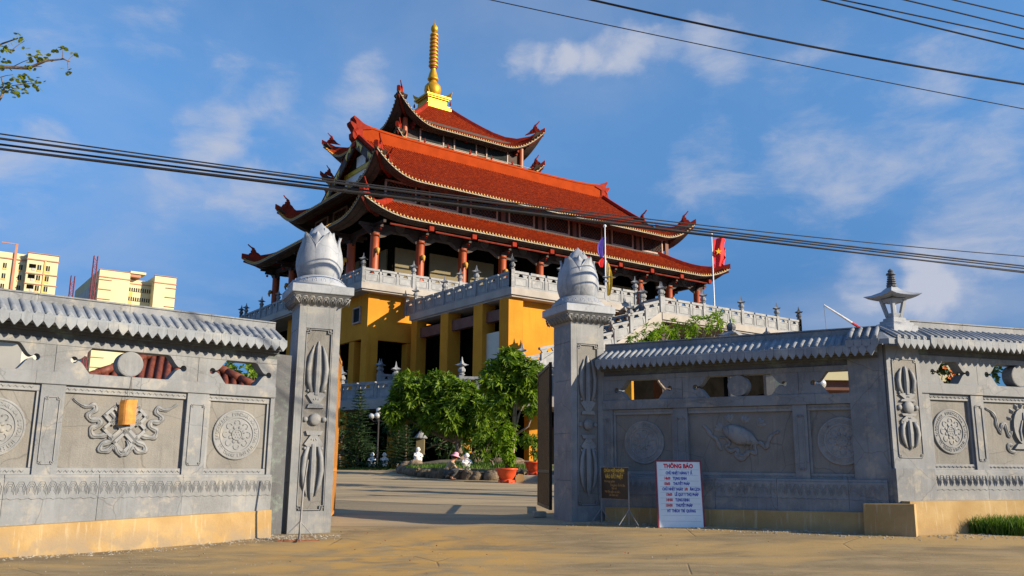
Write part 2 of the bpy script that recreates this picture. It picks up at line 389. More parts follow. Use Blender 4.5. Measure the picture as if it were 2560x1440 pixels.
def textmesh(body, size, mat, extrude=.0008, align='CENTER', xs=1., off=0.):
    cu = bpy.data.curves.new('lettering', 'FONT'); cu.body = body; cu.size = size; cu.align_x = align; cu.extrude = extrude; cu.resolution_u = 2
    cu.offset = off
    ob = bpy.data.objects.new('lettering', cu)
    me = bpy.data.meshes.new_from_object(ob); bpy.data.objects.remove(ob); bpy.data.curves.remove(cu)
    if xs != 1.: me.transform(Matrix.Diagonal((xs, 1, 1, 1)))
    me.materials.clear(); me.materials.append(M[mat]); return me
def lerp(a, b, t): return a + (b - a) * t
def sstep(a, b_, x): t = min(max((x - a) / (b_ - a), 0), 1); return t * t * (3 - 2 * t)
def zg(y, x=-3.):
    t = min(max((y - 14.2) / 27., 0), 1)
    return 1.15 * (t * .82 + .18 * t * t * (3 - 2 * t)) + .021 * min(max(x + 2, 0), 9.5) * sstep(11, 15.5, y) * (1 - sstep(20.5, 28, y))

# ------------------------------------------------------------ ground
def sheet(name, xs, ys, dz, mat, kind='structure'):
    m = MB(); P = []; F = []; nx = len(xs) - 1
    for y in ys:
        for x in xs: P.append((x, y, zg(y, x) + dz))
    for j in range(len(ys) - 1):
        for i in range(nx): a = j * (nx + 1) + i; F.append((a, a + 1, a + nx + 2, a + nx + 1))
    return m.add(P, F).build(name, mat, kind=kind, smooth=True)
def rng(a, b_, n): return [lerp(a, b_, k / n) for k in range(n + 1)]
sheet('ground', [-1500, -300, -60] + rng(-16, 30, 23) + [60, 300, 1500], [-400, -60, 8] + rng(10, 44, 34) + [60, 120, 400, 1500], -.05, 'earth')
sheet('road', [-60, -30] + rng(-16, 30, 46) + [60], [-14, 0, 8] + rng(10, 18.4, 24), 0., 'road_dusty')
sheet('driveway', rng(-16, 30, 46), rng(18.4, 42.6, 48), .0, 'drive_concrete')
# ------------------------------------------------------------ carved ornaments
YF = (0, 1, 0)
def charmesh(ch, size=.085, mat='stone_carved'):
    k = (ch, size, mat)
    if k not in _chars: _chars[k] = textmesh(ch, size, mat, .013, off=.002)
    return _chars[k]
_chars = {}
def ring_outline(r0, r1, y0, y1, n=40):
    m = MB(); P = []; F = []
    for k in range(n):
        a = 2 * math.pi * k / n; c, s_ = math.cos(a), math.sin(a)
        P += [(r0 * c, y1, r0 * s_), (r0 * c, y0, r0 * s_), (r1 * c, y0, r1 * s_), (r1 * c, y1, r1 * s_)]
    for k in range(n):
        a, b_ = 4 * k, 4 * ((k + 1) % n)
        for j in range(3): F.append((a + j, a + j + 1, b_ + j + 1, b_ + j))
    return m.add(P, F)
_med = {}
def medallion(parent, s, y, z, rad=.455, mat='stone_carved'):
    """sutra disc: letters round the rim, a lotus rosette and seven seeds; front faces -y"""
    if 'disc' not in _med:
        m = MB(); m.at(0, 0, 0, rx=R(90)); m.lathe([(.40, -.01), (.455, 0.), (.455, .03), (.445, .038), (.425, .038), (.42, .028), (.335, .028), (.33, .04), (.305, .04), (.30, .022), (.0001, .022)], 44); _med['disc'] = m.mesh('medallion', mat)
        m = MB()  # one petal loop
        pts = []
        for k in range(9):
            a = R(-30 + 240 * k / 8); pts.append((math.cos(a) * .052, -.026, .215 + math.sin(a) * .05))
        pts = [(-.03, -.026, .17)] * 0 + pts
        m.tube(pts, .0125, 5, flat=(YF, .8)); _med['petal'] = m.mesh('petal', mat, True)
        m = MB(); m.ball((0, -.024, .135), .036, 7, 5, .45, 1.05); _med['petal2'] = m.mesh('petal', mat, True)
        m = MB(); m.at(0, 0, 0, rx=R(90)); m.lathe([(.105, .02), (.105, .045), (.088, .047), (.082, .032), (.0001, .032)], 24); _med['core'] = m.mesh('seed_pod', mat)
        m = MB(); m.ball((0, 0, 0), .014, 6, 4, .7, 1.); _med['seed'] = m.mesh('seed', mat)
    d = link(_med['disc'], 'medallion', parent, (s, y, z)); d.scale = (rad / .455,) * 3; d.scale.y = .75
    top, low = 'SADDHARMA PUNDARIKA SUTRA', 'TT TRANG LINH HUI'
    for txt, a0, a1, flip in ((top, 193., -18., 0), (low, 214., 326., 1)):
        for i, ch in enumerate(txt):
            if ch == ' ': continue
            a = R(lerp(a0, a1, i / (len(txt) - 1))); r_ = .402 if flip else .348
            o = link(charmesh(ch, .078), 'letter', d)
            o.matrix_local = Matrix.Translation((math.cos(a) * r_, -.028, math.sin(a) * r_)) @ Matrix.Rotation(-(a + math.pi / 2) if flip else -(a - math.pi / 2), 4, 'Y') @ Matrix.Rotation(R(90), 4, 'X')
    for k in range(8):
        link(_med['petal'], 'petal', d, mtx=Matrix.Rotation(2 * math.pi * k / 8, 4, 'Y'))
        link(_med['petal2'], 'petal', d, mtx=Matrix.Rotation(2 * math.pi * (k + .5) / 8, 4, 'Y'))
    link(_med['core'], 'seed_pod', d)
    for k in range(7):
        a = 2 * math.pi * k / 6; r = .052 if k < 6 else 0
        link(_med['seed'], 'seed', d, (r * math.cos(a), -.036, r * math.sin(a)))
    return d
def ribbon_pts(pts, sub=4):
    V = [Vector((p[0], 0, p[1])) for p in pts]; out = []
    for i in range(len(V) - 1):
        p0, p1, p2, p3 = V[max(i - 1, 0)], V[i], V[i + 1], V[min(i + 2, len(V) - 1)]
        for k in range(sub):
            t = k / sub; out.append(.5 * ((2 * p1) + (p2 - p0) * t + (2 * p0 - 5 * p1 + 4 * p2 - p3) * t * t + (3 * p1 - p0 - 3 * p2 + p3) * t ** 3))
    out.append(V[-1]); return out
RIB = [(-.86, .45), (-.74, .36), (-.62, .33), (-.52, .36), (-.50, .28), (-.60, .20), (-.56, .12), (-.42, .12), (-.42, .03), (-.53, -.03), (-.50, -.14), (-.36, -.14), (-.25, -.12), (-.20, -.22), (-.34, -.28), (-.36, -.38), (-.24, -.38), (-.16, -.30), (-.10, -.40), (0., -.43)]
def ribbon(parent, pts, w=.048, sy=.42, mat='stone_carved', mirror=False, y=0.):
    P = ribbon_pts(pts); P = [Vector((-p.x if mirror else p.x, y, p.z)) for p in P]; N = len(P)
    rad = [w * (.35 + .65 * min(1, 6 * i / N, 5 * (N - 1 - i) / N + .4)) * (1 + .22 * math.sin(i * 1.3)) for i in range(N)]
    m = MB(); m.tube(P, rad, 6, flat=(YF, sy))
    m.tube([p + Vector((.006, -.5 * w * sy * 1.6, .004)) for p in P], [r_ * .35 for r_ in rad], 4, flat=(YF, .8))
    return m.build('ribbon', mat, parent, True)
def sq_loop(m, cx, cz, h, w=.026, y=-.012, ang=45):
    pts = []
    for k in range(5):
        a = R(ang + 90 * k + 45); pts.append((cx + math.cos(a) * h * 1.414, cz + math.sin(a) * h * 1.414))
    for k in range(4):
        a, b_ = pts[k], pts[k + 1]; dx, dz = b_[0] - a[0], b_[1] - a[1]; L = math.hypot(dx, dz); ux, uz = dx / L, dz / L
        nx, nz = -uz * w, ux * w
        m.prism([(a[0] - nx - ux * w, a[1] - nz - uz * w), (b_[0] - nx + ux * w, b_[1] - nz + uz * w), (b_[0] + nx + ux * w, b_[1] + nz + uz * w), (a[0] + nx - ux * w, a[1] + nz - uz * w)], y - .018, y + .03)
def knot_relief(parent, s, y, z, mat='stone_carved'):
    e = MB()
    for cx, cz, h in ((-.2, .2, .1), (.2, .2, .1), (-.2, -.02, .1), (.2, -.02, .1), (0, .1, .1), (0, .32, .1), (0, -.24, .11)): sq_loop(e, cx, cz, h, .024, -.012 - .002 * cx)
    e.at(0, 0, 0); e.tube([(-.28, -.012, .28), (.2, -.012, -.2)], .03, 4, flat=(YF, .6)); e.tube([(.28, -.014, .28), (-.2, -.014, -.2)], .03, 4, flat=(YF, .6))
    k = e.build('endless_knot', mat, parent, loc=(s, y, z))
    ribbon(k, RIB, mat=mat); ribbon(k, RIB, mat=mat, mirror=True); ribbon(k, [(-.07, -.2), (-.12, -.3), (-.06, -.42), (.0, -.44), (.06, -.42), (.1, -.3), (.05, -.2)], .04, mat=mat, y=-.01)
    return k
def leafp(m, cx, cz, ang, L, w, y=-.012):
    ca, sa = math.cos(ang), math.sin(ang); pts = []
    for t, ww in ((0, .15), (.3, .8), (.6, 1.), (.85, .6), (1., .05)): pts.append((t * L, ww * w))
    pts += [(t, -ww) for t, ww in reversed(pts)]
    P = [(cx + a * ca - b_ * sa, cz + a * sa + b_ * ca) for a, b_ in pts]
    n = len(P); c = (cx + .5 * L * ca, y - .03, cz + .5 * L * sa)
    V = [(a, y + .02, b_) for a, b_ in P] + [c]
    m.add(V, [(i, (i + 1) % n, n) for i in range(n)])
def conch_relief(parent, s, y, z, mat='stone_carved'):
    """shell emblem with three blossoms above and cloud ribbons below"""
    m = MB(); pr = []
    m.tube([(-.34, -.01, .20), (-.2, -.02, .16), (0, -.03, .06), (.2, -.025, .0), (.36, -.01, -.1)], [.06, .15, .19, .13, .02], 10, flat=(YF, .35))
    for k in range(5): m.tube([(-.26 + .12 * k, -.07, .26 - .07 * k), (-.22 + .12 * k, -.075, .12 - .05 * k), (-.24 + .11 * k, -.05, .0 - .05 * k)], .014, 4)
    for cx, cz, a0 in ((-.2, .42, 100), (.08, .38, 70), (.36, .34, 40), (-.36, .27, 150)):
        for k in range(3): leafp(m, cx, cz - .07, R(a0 - 30 + 30 * k), .17, .045)
    sh = m.build('shell_emblem', mat, parent, True, loc=(s, y, z))
    ribbon(sh, [(-.78, .30), (-.68, .2), (-.6, .08), (-.5, .0), (-.44, -.14), (-.40, -.22)], .04, mat=mat)
    ribbon(sh, [(-.42, .04), (-.3, .02), (-.22, -.08), (-.3, -.16), (-.2, -.24), (-.08, -.2), (-.04, -.32), (.1, -.34), (.16, -.24), (.3, -.28), (.28, -.12), (.4, -.08), (.5, -.18), (.56, -.06), (.62, .06), (.78, .14)], .04, mat=mat)
    ribbon(sh, [(-.12, -.26), (-.06, -.38), (.06, -.38), (.1, -.28)], .045, mat=mat)
    return sh
def vase_relief(parent, s, y, z, mat='stone_carved'):
    m = MB(); m.prism([(math.cos(a) * .26, .08 + math.sin(a) * .36) for a in [2 * math.pi * k / 20 for k in range(20)]], -.04, .02)
    m.tube([(0, -.05, -.25), (0, -.06, 0), (0, -.05, .36)], [.02, .05, .01], 6, flat=(YF, .5)); m.tube([(-.1, -.04, -.2), (-.12, -.05, 0), (-.04, -.04, .2)], .02, 5); m.tube([(.1, -.04, -.2), (.12, -.05, 0), (.04, -.04, .2)], .02, 5)
    m.prism([(-.3, -.36), (.3, -.36), (.2, -.26), (-.2, -.26)], -.045, .02)
    for k in range(7):
        a = R(20 + 23 * k); leafp(m, math.cos(a) * .26, .08 + math.sin(a) * .34, a, .16, .05)
    v = m.build('vase_emblem', mat, parent, loc=(s, y, z))
    for mir in (False, True):
        ribbon(v, [(-.92, .42), (-.78, .36), (-.68, .24), (-.66, .08), (-.58, -.04), (-.54, .08), (-.46, .12), (-.42, -.02), (-.36, -.12), (-.3, -.02)], .045, mat=mat, mirror=mir)
        ribbon(v, [(-.3, -.3), (-.42, -.28), (-.4, -.4), (-.25, -.42)], .04, mat=mat, mirror=mir)
    return v
def vajra(parent, cx, y, cz, H, W, mat='stone_carved'):
    """five-pronged double sceptre, upright"""
    def sgn(f, nm, fn):
        m = MB(); fn(m, f); return m.build(nm, mat, v, True)
    m = MB(); m.ball((0, -.02, 0), W * .30, 12, 8, .42); m.at(0, 0, 0); v = m.build('sceptre_relief', mat, parent, True, loc=(cx, y, cz))
    m = MB()
    for sx in (-1, 1): m = MB(); m.ball((sx * W * .46, -.01, 0), W * .13, 8, 6, .5); m.build('bead', mat, v, True)
    h = H / 2
    for f in (-1, 1):
        m = MB()
        m.prism([(-W * .42, f * h * .14), (W * .42, f * h * .14), (W * .34, f * h * .19), (-W * .34, f * h * .19)], -.035, .01)
        for k in (-1, 0, 1): leafp(m, 0, f * h * .19, R(90) * f + R(28) * k * 1., h * .12, W * .14, -.015)
        m.prism([(-W * .16, f * h * .19), (W * .16, f * h * .19), (W * .46, f * h * .30), (W * .30, f * h * .33), (-W * .30, f * h * .33), (-W * .46, f * h * .30)], -.03, .01)
        m.build('lotus_collar', mat, v)
        m = MB(); m.tube([(0, -.02, f * h * .3), (0, -.03, f * h * .6), (0, -.025, f * h * .88), (0, -.01, f * h * .97)], [W * .13, W * .15, W * .12, .008], 6, flat=(YF, .6)); m.build('prong', mat, v)
        for sx in (-1, 1):
            m = MB(); m.tube([(sx * W * .26, -.015, f * h * .33), (sx * W * .40, -.02, f * h * .46), (sx * W * .44, -.025, f * h * .62), (sx * W * .36, -.02, f * h * .78), (sx * W * .2, -.012, f * h * .92)], [W * .09, W * .12, W * .13, W * .11, .008], 6, flat=(YF, .6))
            for q in range(3): m.ball((sx * W * (.36 + .05 * (q % 2)), -.012, f * h * (.30 + .05 * q)), W * .075, 7, 5, .5)
            m.build('prong', mat, v, True)
    return v
def fret_frame(parent, x0, x1, z0, z1, y, w=.014, mat='stone_carved', step=.075):
    """moulded panel edge with stepped key corners"""
    m = MB(); t = .016
    def seg(a, b_):
        ax, az = a; bx, bz = b_
        m.box(min(ax, bx) - w / 2, max(ax, bx) + w / 2, y - t, y + .004, min(az, bz) - w / 2, max(az, bz) + w / 2)
    for sx in (0, 1):
        X = (x0, x1)[sx]; q = 1 if sx == 0 else -1
        seg((X, z0 + step), (X, z1 - step))
        for Z, p in ((z0, 1), (z1, -1)):
            seg((X, Z + p * step), (X + q * step, Z + p * step)); seg((X + q * step, Z + p * step), (X + q * step, Z)); 
            seg((X + q * step * .5, Z), (X + q * step * .5, Z + p * step * .5)); seg((X, Z + p * step * .5), (X + q * step * .5, Z + p * step * .5))
    for Z in (z0, z1): seg((x0 + step, Z), (x1 - step, Z))
    return m.build('fret_frame', mat, parent)

# ------------------------------------------------------------ boundary walls
_wm = {}
def wallmeshes(pitch):
    k = round(pitch, 3)
    if k in _wm: return _wm[k]
    # barrel tile from the ridge (y=.17,z=3.95) down to the eave (y=-.30,z=3.715)
    m = MB(); P = []; F = []; n = 6; r = pitch * .29
    st = [(.19, 3.955), (.03, 3.878), (-.14, 3.796), (-.31, 3.708)]
    for j, (y, z) in enumerate(st):
        rr = r * (1.0 + .03 * j)
        for i in range(n + 1):
            a = math.pi * i / n; P.append((rr * math.cos(a), y - rr * math.sin(a) * .44, z + rr * math.sin(a) * .9))
    for j in range(3):
        for i in range(n): q = j * (n + 1) + i; F.append((q, q + 1, q + n + 2, q + n + 1))
    F.append(tuple(3 * (n + 1) + i for i in range(n + 1)))
    m.add(P, F); m.at(0, -.325, 3.70, rx=R(90)); m.lathe([(r * 1.12, -.01), (r * 1.12, .014), (r * .8, .018), (r * .3, .006)], 8)
    tile = m.mesh('roof_tile', 'stone_cap', True)
    m = MB(); h = pitch / 2 - .002
    m.prism([(-h, 3.665), (h, 3.665), (h, 3.585), (.008, 3.487), (-.008, 3.487), (-h, 3.585)], -.375, -.325)
    tooth = m.mesh('drip_tile', 'stone_cap')
    _wm[k] = (tile, tooth); return _wm[k]
def stone_wall(name, label, P0, P1, panels, zo, plinth, s0, s1, pitch=.158, discs=(), relief=None, zgd=.1, hi=True, opens=(), back='stone'):
    """local x runs along the wall, -y faces the road.
    panels: (s_left, s_right, kind); pilasters stand between them"""
    dx, dy = P1[0] - P0[0], P1[1] - P0[1]; L = math.hypot(dx, dy)
    T = thing(name, label, 'wall', (P0[0], P0[1], 0), math.atan2(dy, dx))
    D = .30
    # ochre render plinth, stepped
    for (a, b_, y0, ztL, ztR) in plinth:
        m = MB(); n = 4
        m.add([(a, y0 - .06, -.15), (b_, y0 - .06, -.15), (b_, y0, ztR), (a, y0, ztL), (a, D, ztL), (b_, D, ztR), (b_, D, -.15), (a, D, -.15)],
              [(0, 1, 2, 3), (3, 2, 5, 4), (4, 5, 6, 7), (0, 3, 4, 7), (1, 6, 5, 2)])
        m.build('plinth', 'ochre_render', T)
    zpl = lambda s: max([lerp(p[3], p[4], (s - p[0]) / (p[1] - p[0])) for p in plinth if p[0] - .01 <= s <= p[1] + .01] or [.5])
    # base course blocks
    s = s0; i = 0
    r_ = random.Random(int(L * 100))
    while s < s1 - .05:
        e = min(s + r_.uniform(1.15, 1.45), s1)
        if s1 - e < .4: e = s1
        j = r_.uniform(-.006, .006)
        m = MB(); m.box(s + .003, e - .003, -.10 + j, D - .02, min(zpl(s), zpl(e)) - .04, 1.16 + zo, bev=.008); m.build('base_block', 'stone' if i % 3 else 'stone_carved', T)
        m = MB(); m.box(s + .004, e - .004, -.075 + j, D - .03, 1.155 + zo, 1.205 + zo, bev=.006); m.build('ledge_block', 'stone_carved', T)
        # lotus scroll frieze carved on the block
        n = max(3, round((e - s) / .155)); w = (e - s - .03) / n; z0 = .985 + zo
        m = MB()
        for q in range(n):
            c = s + .015 + (q + .5) * w
            for rr, t in ((.48, .0065), (.34, .0055), (.2, .005)):
                pts = [(c + math.cos(R(a)) * w * rr, -.103 + j, z0 + math.sin(R(a)) * .13 * rr * 2) for a in range(-40, 221, 52)]
                m.tube(pts, t, 4, cap=False)
        m.tube([(s + .01 + (e - s - .02) * q / (3 * n), -.103 + j, z0 - .145 + .012 * math.sin(q * 2.1)) for q in range(3 * n + 1)], .007, 4)
        m.build('lotus_frieze', 'stone_carved', T)
        s = e; i += 1
    # panels
    zb, zt = 1.2 + zo, 2.63 + zo
    for (a, b_, kind) in panels:
        m = MB(); m.box(a, b_, .075, D - .04, zb, zt); m.build('back_panel', 'stone_panel' if kind != 'plain' else 'stone', T)
        for z0_, z1_ in ((zt - .115, zt - .002), (zb + .002, zb + .11)):
            m = MB(); m.box(a + .004, b_ - .004, .03, .08, z0_, z1_, bev=.006)
            n = int((b_ - a) / .1)
            for q in range(n):
                c = a + .05 + q * .1; zc = (z0_ + z1_) / 2
                m.tube([(c - .04, .028, zc - .012), (c - .015, .024, zc + .016), (c + .015, .024, zc - .016), (c + .04, .028, zc + .01)], .006, 4)
            m.build('border_band', 'stone_carved', T)
        for q in (0, 1):
            x = a + .004 if q == 0 else b_ - .05
            if kind == 'medallion':
                m = MB(); m.box(x, x + .046, .035, .079, zb + .112, zt - .117, bev=.005); m.build('border_strip', 'stone_carved', T)
        c = (a + b_) / 2
        if kind == 'medallion': medallion(T, c, .072, (zb + zt) / 2 + .01, min(.455, (b_ - a) / 2 - .08))
        elif relief and kind == 'relief': relief(T, c, .066, (zb + zt) / 2 + .06)
    # pilasters between the panels
    ed = sorted([(panels[k][1], panels[k + 1][0]) for k in range(len(panels) - 1)])
    if panels[0][0] > s0 + .02: ed = [(s0, panels[0][0])] + ed
    if panels[-1][1] < s1 - .02: ed.append((panels[-1][1], s1))
    for a, b_ in ed:
        m = MB(); m.box(a, b_, -.004, D - .05, zb, zt + .004, bev=.005); p = m.build('pilaster', 'stone', T)
        if b_ - a > .22: fret_frame(p, a + .07, b_ - .07, zb + .17, zt - .2, -.004, .012, step=.04)
    # rail beam over the panels
    s = s0; i = 0
    while s < s1 - .02:
        e = min(s + 1.52 + .13 * math.sin(i * 2.2), s1); e = s1 if s1 - e < .4 else e
        m = MB(); m.box(s + .002, e - .002, -.03, D, zt + .002, 2.835 + zo, bev=.007); m.build('rail_block', 'stone', T)
        m = MB(); m.box(s + .002, e - .002, -.004, D - .02, 3.27 + zo, 3.37 + zo, bev=.005); m.build('top_rail_block', 'stone', T)
        s = e; i += 1
    m = MB(); m.box(s0, s1, .03, D - .04, 3.372 + zo, 3.60 + zo); m.box(s0, s1, -.06, .03, 3.47 + zo, 3.51 + zo); m.box(s0, s1, -.14, .03, 3.512 + zo, 3.55 + zo); m.build('cornice', 'stone_dark', T)
    # openwork band: shaped openings with round eyes at both ends
    z0_, z1_ = 2.837 + zo, 3.268 + zo; zc = (z0_ + z1_) / 2; hf = (z1_ - z0_) / 2; eye = .055
    def prof(x, a, b_):
        """half height of the opening at x"""
        d = min(x - a, b_ - x)
        if d <= 0: return 0.
        if d < 2 * eye:
            v = math.sqrt(max(0, eye * eye - (d - eye) ** 2)); return max(v, .014 if d > eye else 0)
        d2 = d - 2 * eye; LL = .23
        if d2 < LL:
            t = d2 / LL; return max(.014, hf * (.5 - .5 * math.cos(math.pi * t)) * (.65 + .35 * t) + .012)
        return hf + .01
    cuts = [s0] + [(opens[k][1] + opens[k + 1][0]) / 2 for k in range(len(opens) - 1)] + [s1]
    for k, (a, b_) in enumerate(opens):
        xa, xb = cuts[k] + .004, cuts[k + 1] - .004
        xs = [xa]
        nn = 9
        xs += [a + 2 * eye * t / nn for t in range(nn + 1)] + [a + 2 * eye + .23 * t / 8 for t in range(1, 9)] + [a + 2 * eye + .232]
        xs += [b_ - 2 * eye - .232] + [b_ - 2 * eye - .23 * t / 8 for t in range(8, 0, -1)] + [b_ - 2 * eye * t / nn for t in range(nn, -1, -1)] + [xb]
        for half in (1, -1):
            m = MB(); seg = []
            def flush():
                if len(seg) < 2: seg.clear(); return
                P = []; F = []
                for x, h in seg:
                    zi = zc + half * h; zo_ = z1_ if half > 0 else z0_
                    P += [(x, .0, zi), (x, .0, zo_), (x, D - .06, zo_), (x, D - .06, zi)]
                for q in range(len(seg) - 1):
                    for w in range(4): F.append((4 * q + w, 4 * q + (w + 1) % 4, 4 * q + 4 + (w + 1) % 4, 4 * q + 4 + w))
                F.append((0, 1, 2, 3)); F.append(tuple(4 * (len(seg) - 1) + w for w in (3, 2, 1, 0))); m.add(P, F); seg.clear()
            for x in xs:
                h = prof(x, a, b_)
                if h >= hf: seg.append((x, hf - .002)) if seg and seg[-1][1] < hf - .01 else None; flush(); seg.append((x, hf - .002))
                else: seg.append((x, h))
            if len(seg) > 1: flush()
            m.build('openwork_block', 'stone', T)
    for c in discs:
        m = MB(); m.at(c, 0, zc, rx=R(90)); m.lathe([(hf - .002, -D + .07), (hf - .002, .006), (hf - .02, .012)], 28); m.build('disc_block', 'stone', T)
    # tiled coping
    tile, tooth = wallmeshes(pitch); n = int((s1 - s0) / pitch); p = (s1 - s0) / n
    cap = thing('coping', None, None); cap.parent = T; cap.location = (0, 0, zo * .8)
    m = MB(); m.prism([(-.335, 3.695), (-.34, 3.56), (-.02, 3.56), (.03, 3.60), (.55, 3.60), (.95, 3.60), (.95, 3.695), (.43, 3.97), (.17, 3.97)], s0, s1, 'yz'); m.build('coping_bed', 'stone_cap', cap)
    s = s0; i = 0
    while s < s1 - .02:
        e = min(s + p * 9, s1); e = s1 if s1 - e < p * 4 else e
        m = MB(); m.box(s + .002, e - .002, .165, .44, 3.94, 4.085, bev=.01); m.box(s + .003, e - .003, .15, .455, 4.085, 4.115, bev=.006); m.build('ridge_block', 'stone', cap)
        m = MB(); m.box(s + .002, e - .002, -.372, -.30, 3.655, 3.70, bev=.006); m.build('eave_block', 'stone_cap', cap)
        s = e; i += 1
    for q in range(n):
        x = s0 + (q + .5) * p
        o = link(tile, 'roof_tile', cap, (x, 0, rnd.uniform(-.003, .003))); o = link(tooth, 'drip_tile', cap, (x, 0, 0)); o.scale.x = p / pitch
    return T
lw = stone_wall('stone_wall', 'carved grey stone wall with an endless knot panel and hanging tan sheet, left of the gate', (-7.95, 13.45), (-4.5, 16.5),
    [(-.63, .57, 'medallion'), (.93, 2.93, 'relief'), (3.32, 4.52, 'medallion')], 0., [(-1.05, 3.78, -.27, .40, .55), (3.79, 4.62, -.12, .54, .57)], -1.05, 4.6,
    .158, discs=(1.9,), relief=knot_relief, opens=((-.75, .50), (.95, 2.87), (3.29, 4.5)))
rw = stone_wall('stone_wall', 'carved grey stone wall in shade with a shell relief, between the right gate pillar and the corner pier', (2.15, 19.1), (7.05, 16.2),
    [(.10, 1.49, 'medallion'), (1.80, 3.95, 'relief'), (4.22, 5.45, 'medallion')], 0., [(-.02, 5.2, -.2, .56, .62), (5.201, 6.05, -.42, .78, .80)], -.14, 5.60,
    .142, discs=(2.89,), relief=conch_relief, hi=True, opens=((.14, 1.48), (1.93, 3.87), (4.32, 5.39)))
fw = stone_wall('stone_wall', 'sunlit carved stone wall right of the corner pier, above the grass tuft', (7.05, 16.2), (9.9, 17.15),
    [(1.0, 2.01, 'medallion'), (2.32, 4.35, 'relief'), (4.67, 5.7, 'medallion')], .2, [(.02, 6.6, -.34, .84, .86)], .8, 6.5,
    .15, discs=(3.33,), relief=vase_relief, opens=((1.08, 2.05), (2.42, 4.25), (4.6, 5.7)))

# return post between the left wall and its gate pillar
m = MB(); m.box(4.59, 5.0, .2, .8, 0, 3.5); m.build('return_post', 'stone_dark', lw)

# corner pier, with the bent coping end
FA = math.atan2(.95, 2.85)
pier = thing('corner_pier', 'tall grey stone corner pier with a carved sceptre panel on its sunlit face', 'pier', (7.05, 16.2, 0), FA)
m = MB(); m.box(.0, .78, -.06, .55, 1.42, 3.72); m.build('shaft', 'stone', pier)
m = MB(); m.box(-.04, .86, -.13, .6, .78, 1.42, bev=.01); m.build('foot_block', 'stone', pier)
fret_frame(pier, .12, .68, 1.62, 3.45, -.062, .016, step=.05)
m = MB(); m.box(.13, .67, -.064, -.05, 1.63, 3.44); m.build('back_panel', 'stone_panel', pier)
vajra(pier, .40, -.07, 2.54, 1.62, .42)
# left flank of the pier (turned towards the shaded wall)
m = MB(); m.box(-.62, .02, -.02, .40, 0, 3.72); o = m.build('flank', 'stone', pier); 
o.rotation_euler = (0, 0, math.atan2(-2.9, 4.9) - FA); 
o.location = (-.03, .02, 0)
m = MB()
P = []
for k, (y, z) in enumerate(((-.34, 3.56), (-.34, 3.66), (.17, 3.93), (.30, 3.93))): P.append((y, z))
dR = Vector((4.9, -2.9)).normalized(); dF = Vector((2.85, .95)).normalized()
nR = Vector((dR.y, -dR.x)); nF = Vector((dF.y, -dF.x))
base = Vector((7.05, 16.2)); bis = (nR + nF).normalized(); k_ = 1 / bis.dot(nF)
rowsA, rowsB, rowsC = [], [], []
zadd = .13
for y, z in P:
    a = base - dR * .62 - nR * y * 1.0; c = base + dF * .82 - nF * y; b_ = base - bis * y * k_
    rowsA.append((a.x, a.y, z + zadd)); rowsB.append((b_.x, b_.y, z + zadd)); rowsC.append((c.x, c.y, z + zadd))
vs = rowsA + rowsB + rowsC; fs = []
for j in range(3):
    fs += [(j, 4 + j, 5 + j, 1 + j), (4 + j, 8 + j, 9 + j, 5 + j)]
fs += [(0, 3, 7, 4), (4, 7, 11, 8)]
m.add(vs, fs); o = m.build('coping_corner', 'stone_cap', pier); o.matrix_parent_inverse = (Matrix.Translation((7.05, 16.2, 0)) @ Matrix.Rotation(FA, 4, 'Z')).inverted()
tile, tooth = wallmeshes(.15)
for d, nn, org, sg, cnt, in ((dR, nR, base, -1, 4), (dF, nF, base, 1, 5)):
    for q in range(cnt):
        s_ = sg * (.09 + .15 * q)
        sh = 1. if q > 1 else (.35 if q == 0 else .7)
        ang = math.atan2(d.y, d.x)
        for me, nm in ((tile, 'roof_tile'), (tooth, 'drip_tile')):
            o = link(me, nm, pier); W_ = Matrix.Translation((org.x + d.x * s_, org.y + d.y * s_, .13)) @ Matrix.Rotation(ang, 4, 'Z')
            o.matrix_local = (Matrix.Translation((7.05, 16.2, 0)) @ Matrix.Rotation(FA, 4, 'Z')).inverted() @ W_

# stone lantern standing on the corner pier
lan = thing('stone_lantern', 'pale stone lantern with a square hat roof and ringed spire, on the corner pier', 'lantern', (7.50, 16.62, 3.98), FA); lan.scale = (.66, .66, .76)
for w0, z0, z1 in ((.44, 0, .20), (.36, .20, .28), (.29, .28, .35), (.22, .35, .42)):
    m = MB(); m.box(-w0, w0, -w0, w0, z0 + .001, z1, bev=.01); m.build('step', 'stone_white', lan)
m = MB()
for sx in (-1, 1):
    for sy in (-1, 1):
        m.add([(sx * .16, sy * .16, .42), (sx * .07, sy * .16, .42), (sx * .07, sy * .07, .42), (sx * .16, sy * .07, .42),
               (sx * .27, sy * .27, .90), (sx * .17, sy * .27, .90), (sx * .17, sy * .17, .90), (sx * .27, sy * .17, .90)],
              [(0, 1, 2, 3), (4, 5, 6, 7), (0, 1, 5, 4), (1, 2, 6, 5), (2, 3, 7, 6), (3, 0, 4, 7)])
m.build('fire_box_frame', 'stone_white', lan)
m = MB(); m.box(-.145, .145, -.145, .145, .42, .54, top=(.035, .035)); m.build('fire_box_sill', 'stone_white', lan)
m = MB(); m.box(-.235, .235, -.235, .235, .83, .92, top=(.015, .015)); m.build('fire_box_head', 'stone_white', lan)
m = MB(); P = []; F = []; N = 8
prof = [(.0, .94), (.50, .94), (.58, .965), (.42, 1.02), (.22, 1.12), (.10, 1.24), (.08, 1.28)]
for r_, z in prof:
    for k in range(4 * N):
        a = 2 * math.pi * (k + N / 2) / (4 * N); c, s_ = math.cos(a), math.sin(a); q = max(abs(c), abs(s_)); corner = (min(abs(c), abs(s_)) / q) ** 3
        P.append((r_ * c / q, r_ * s_ / q, z + corner * .07 * (r_ / .58) ** 2))
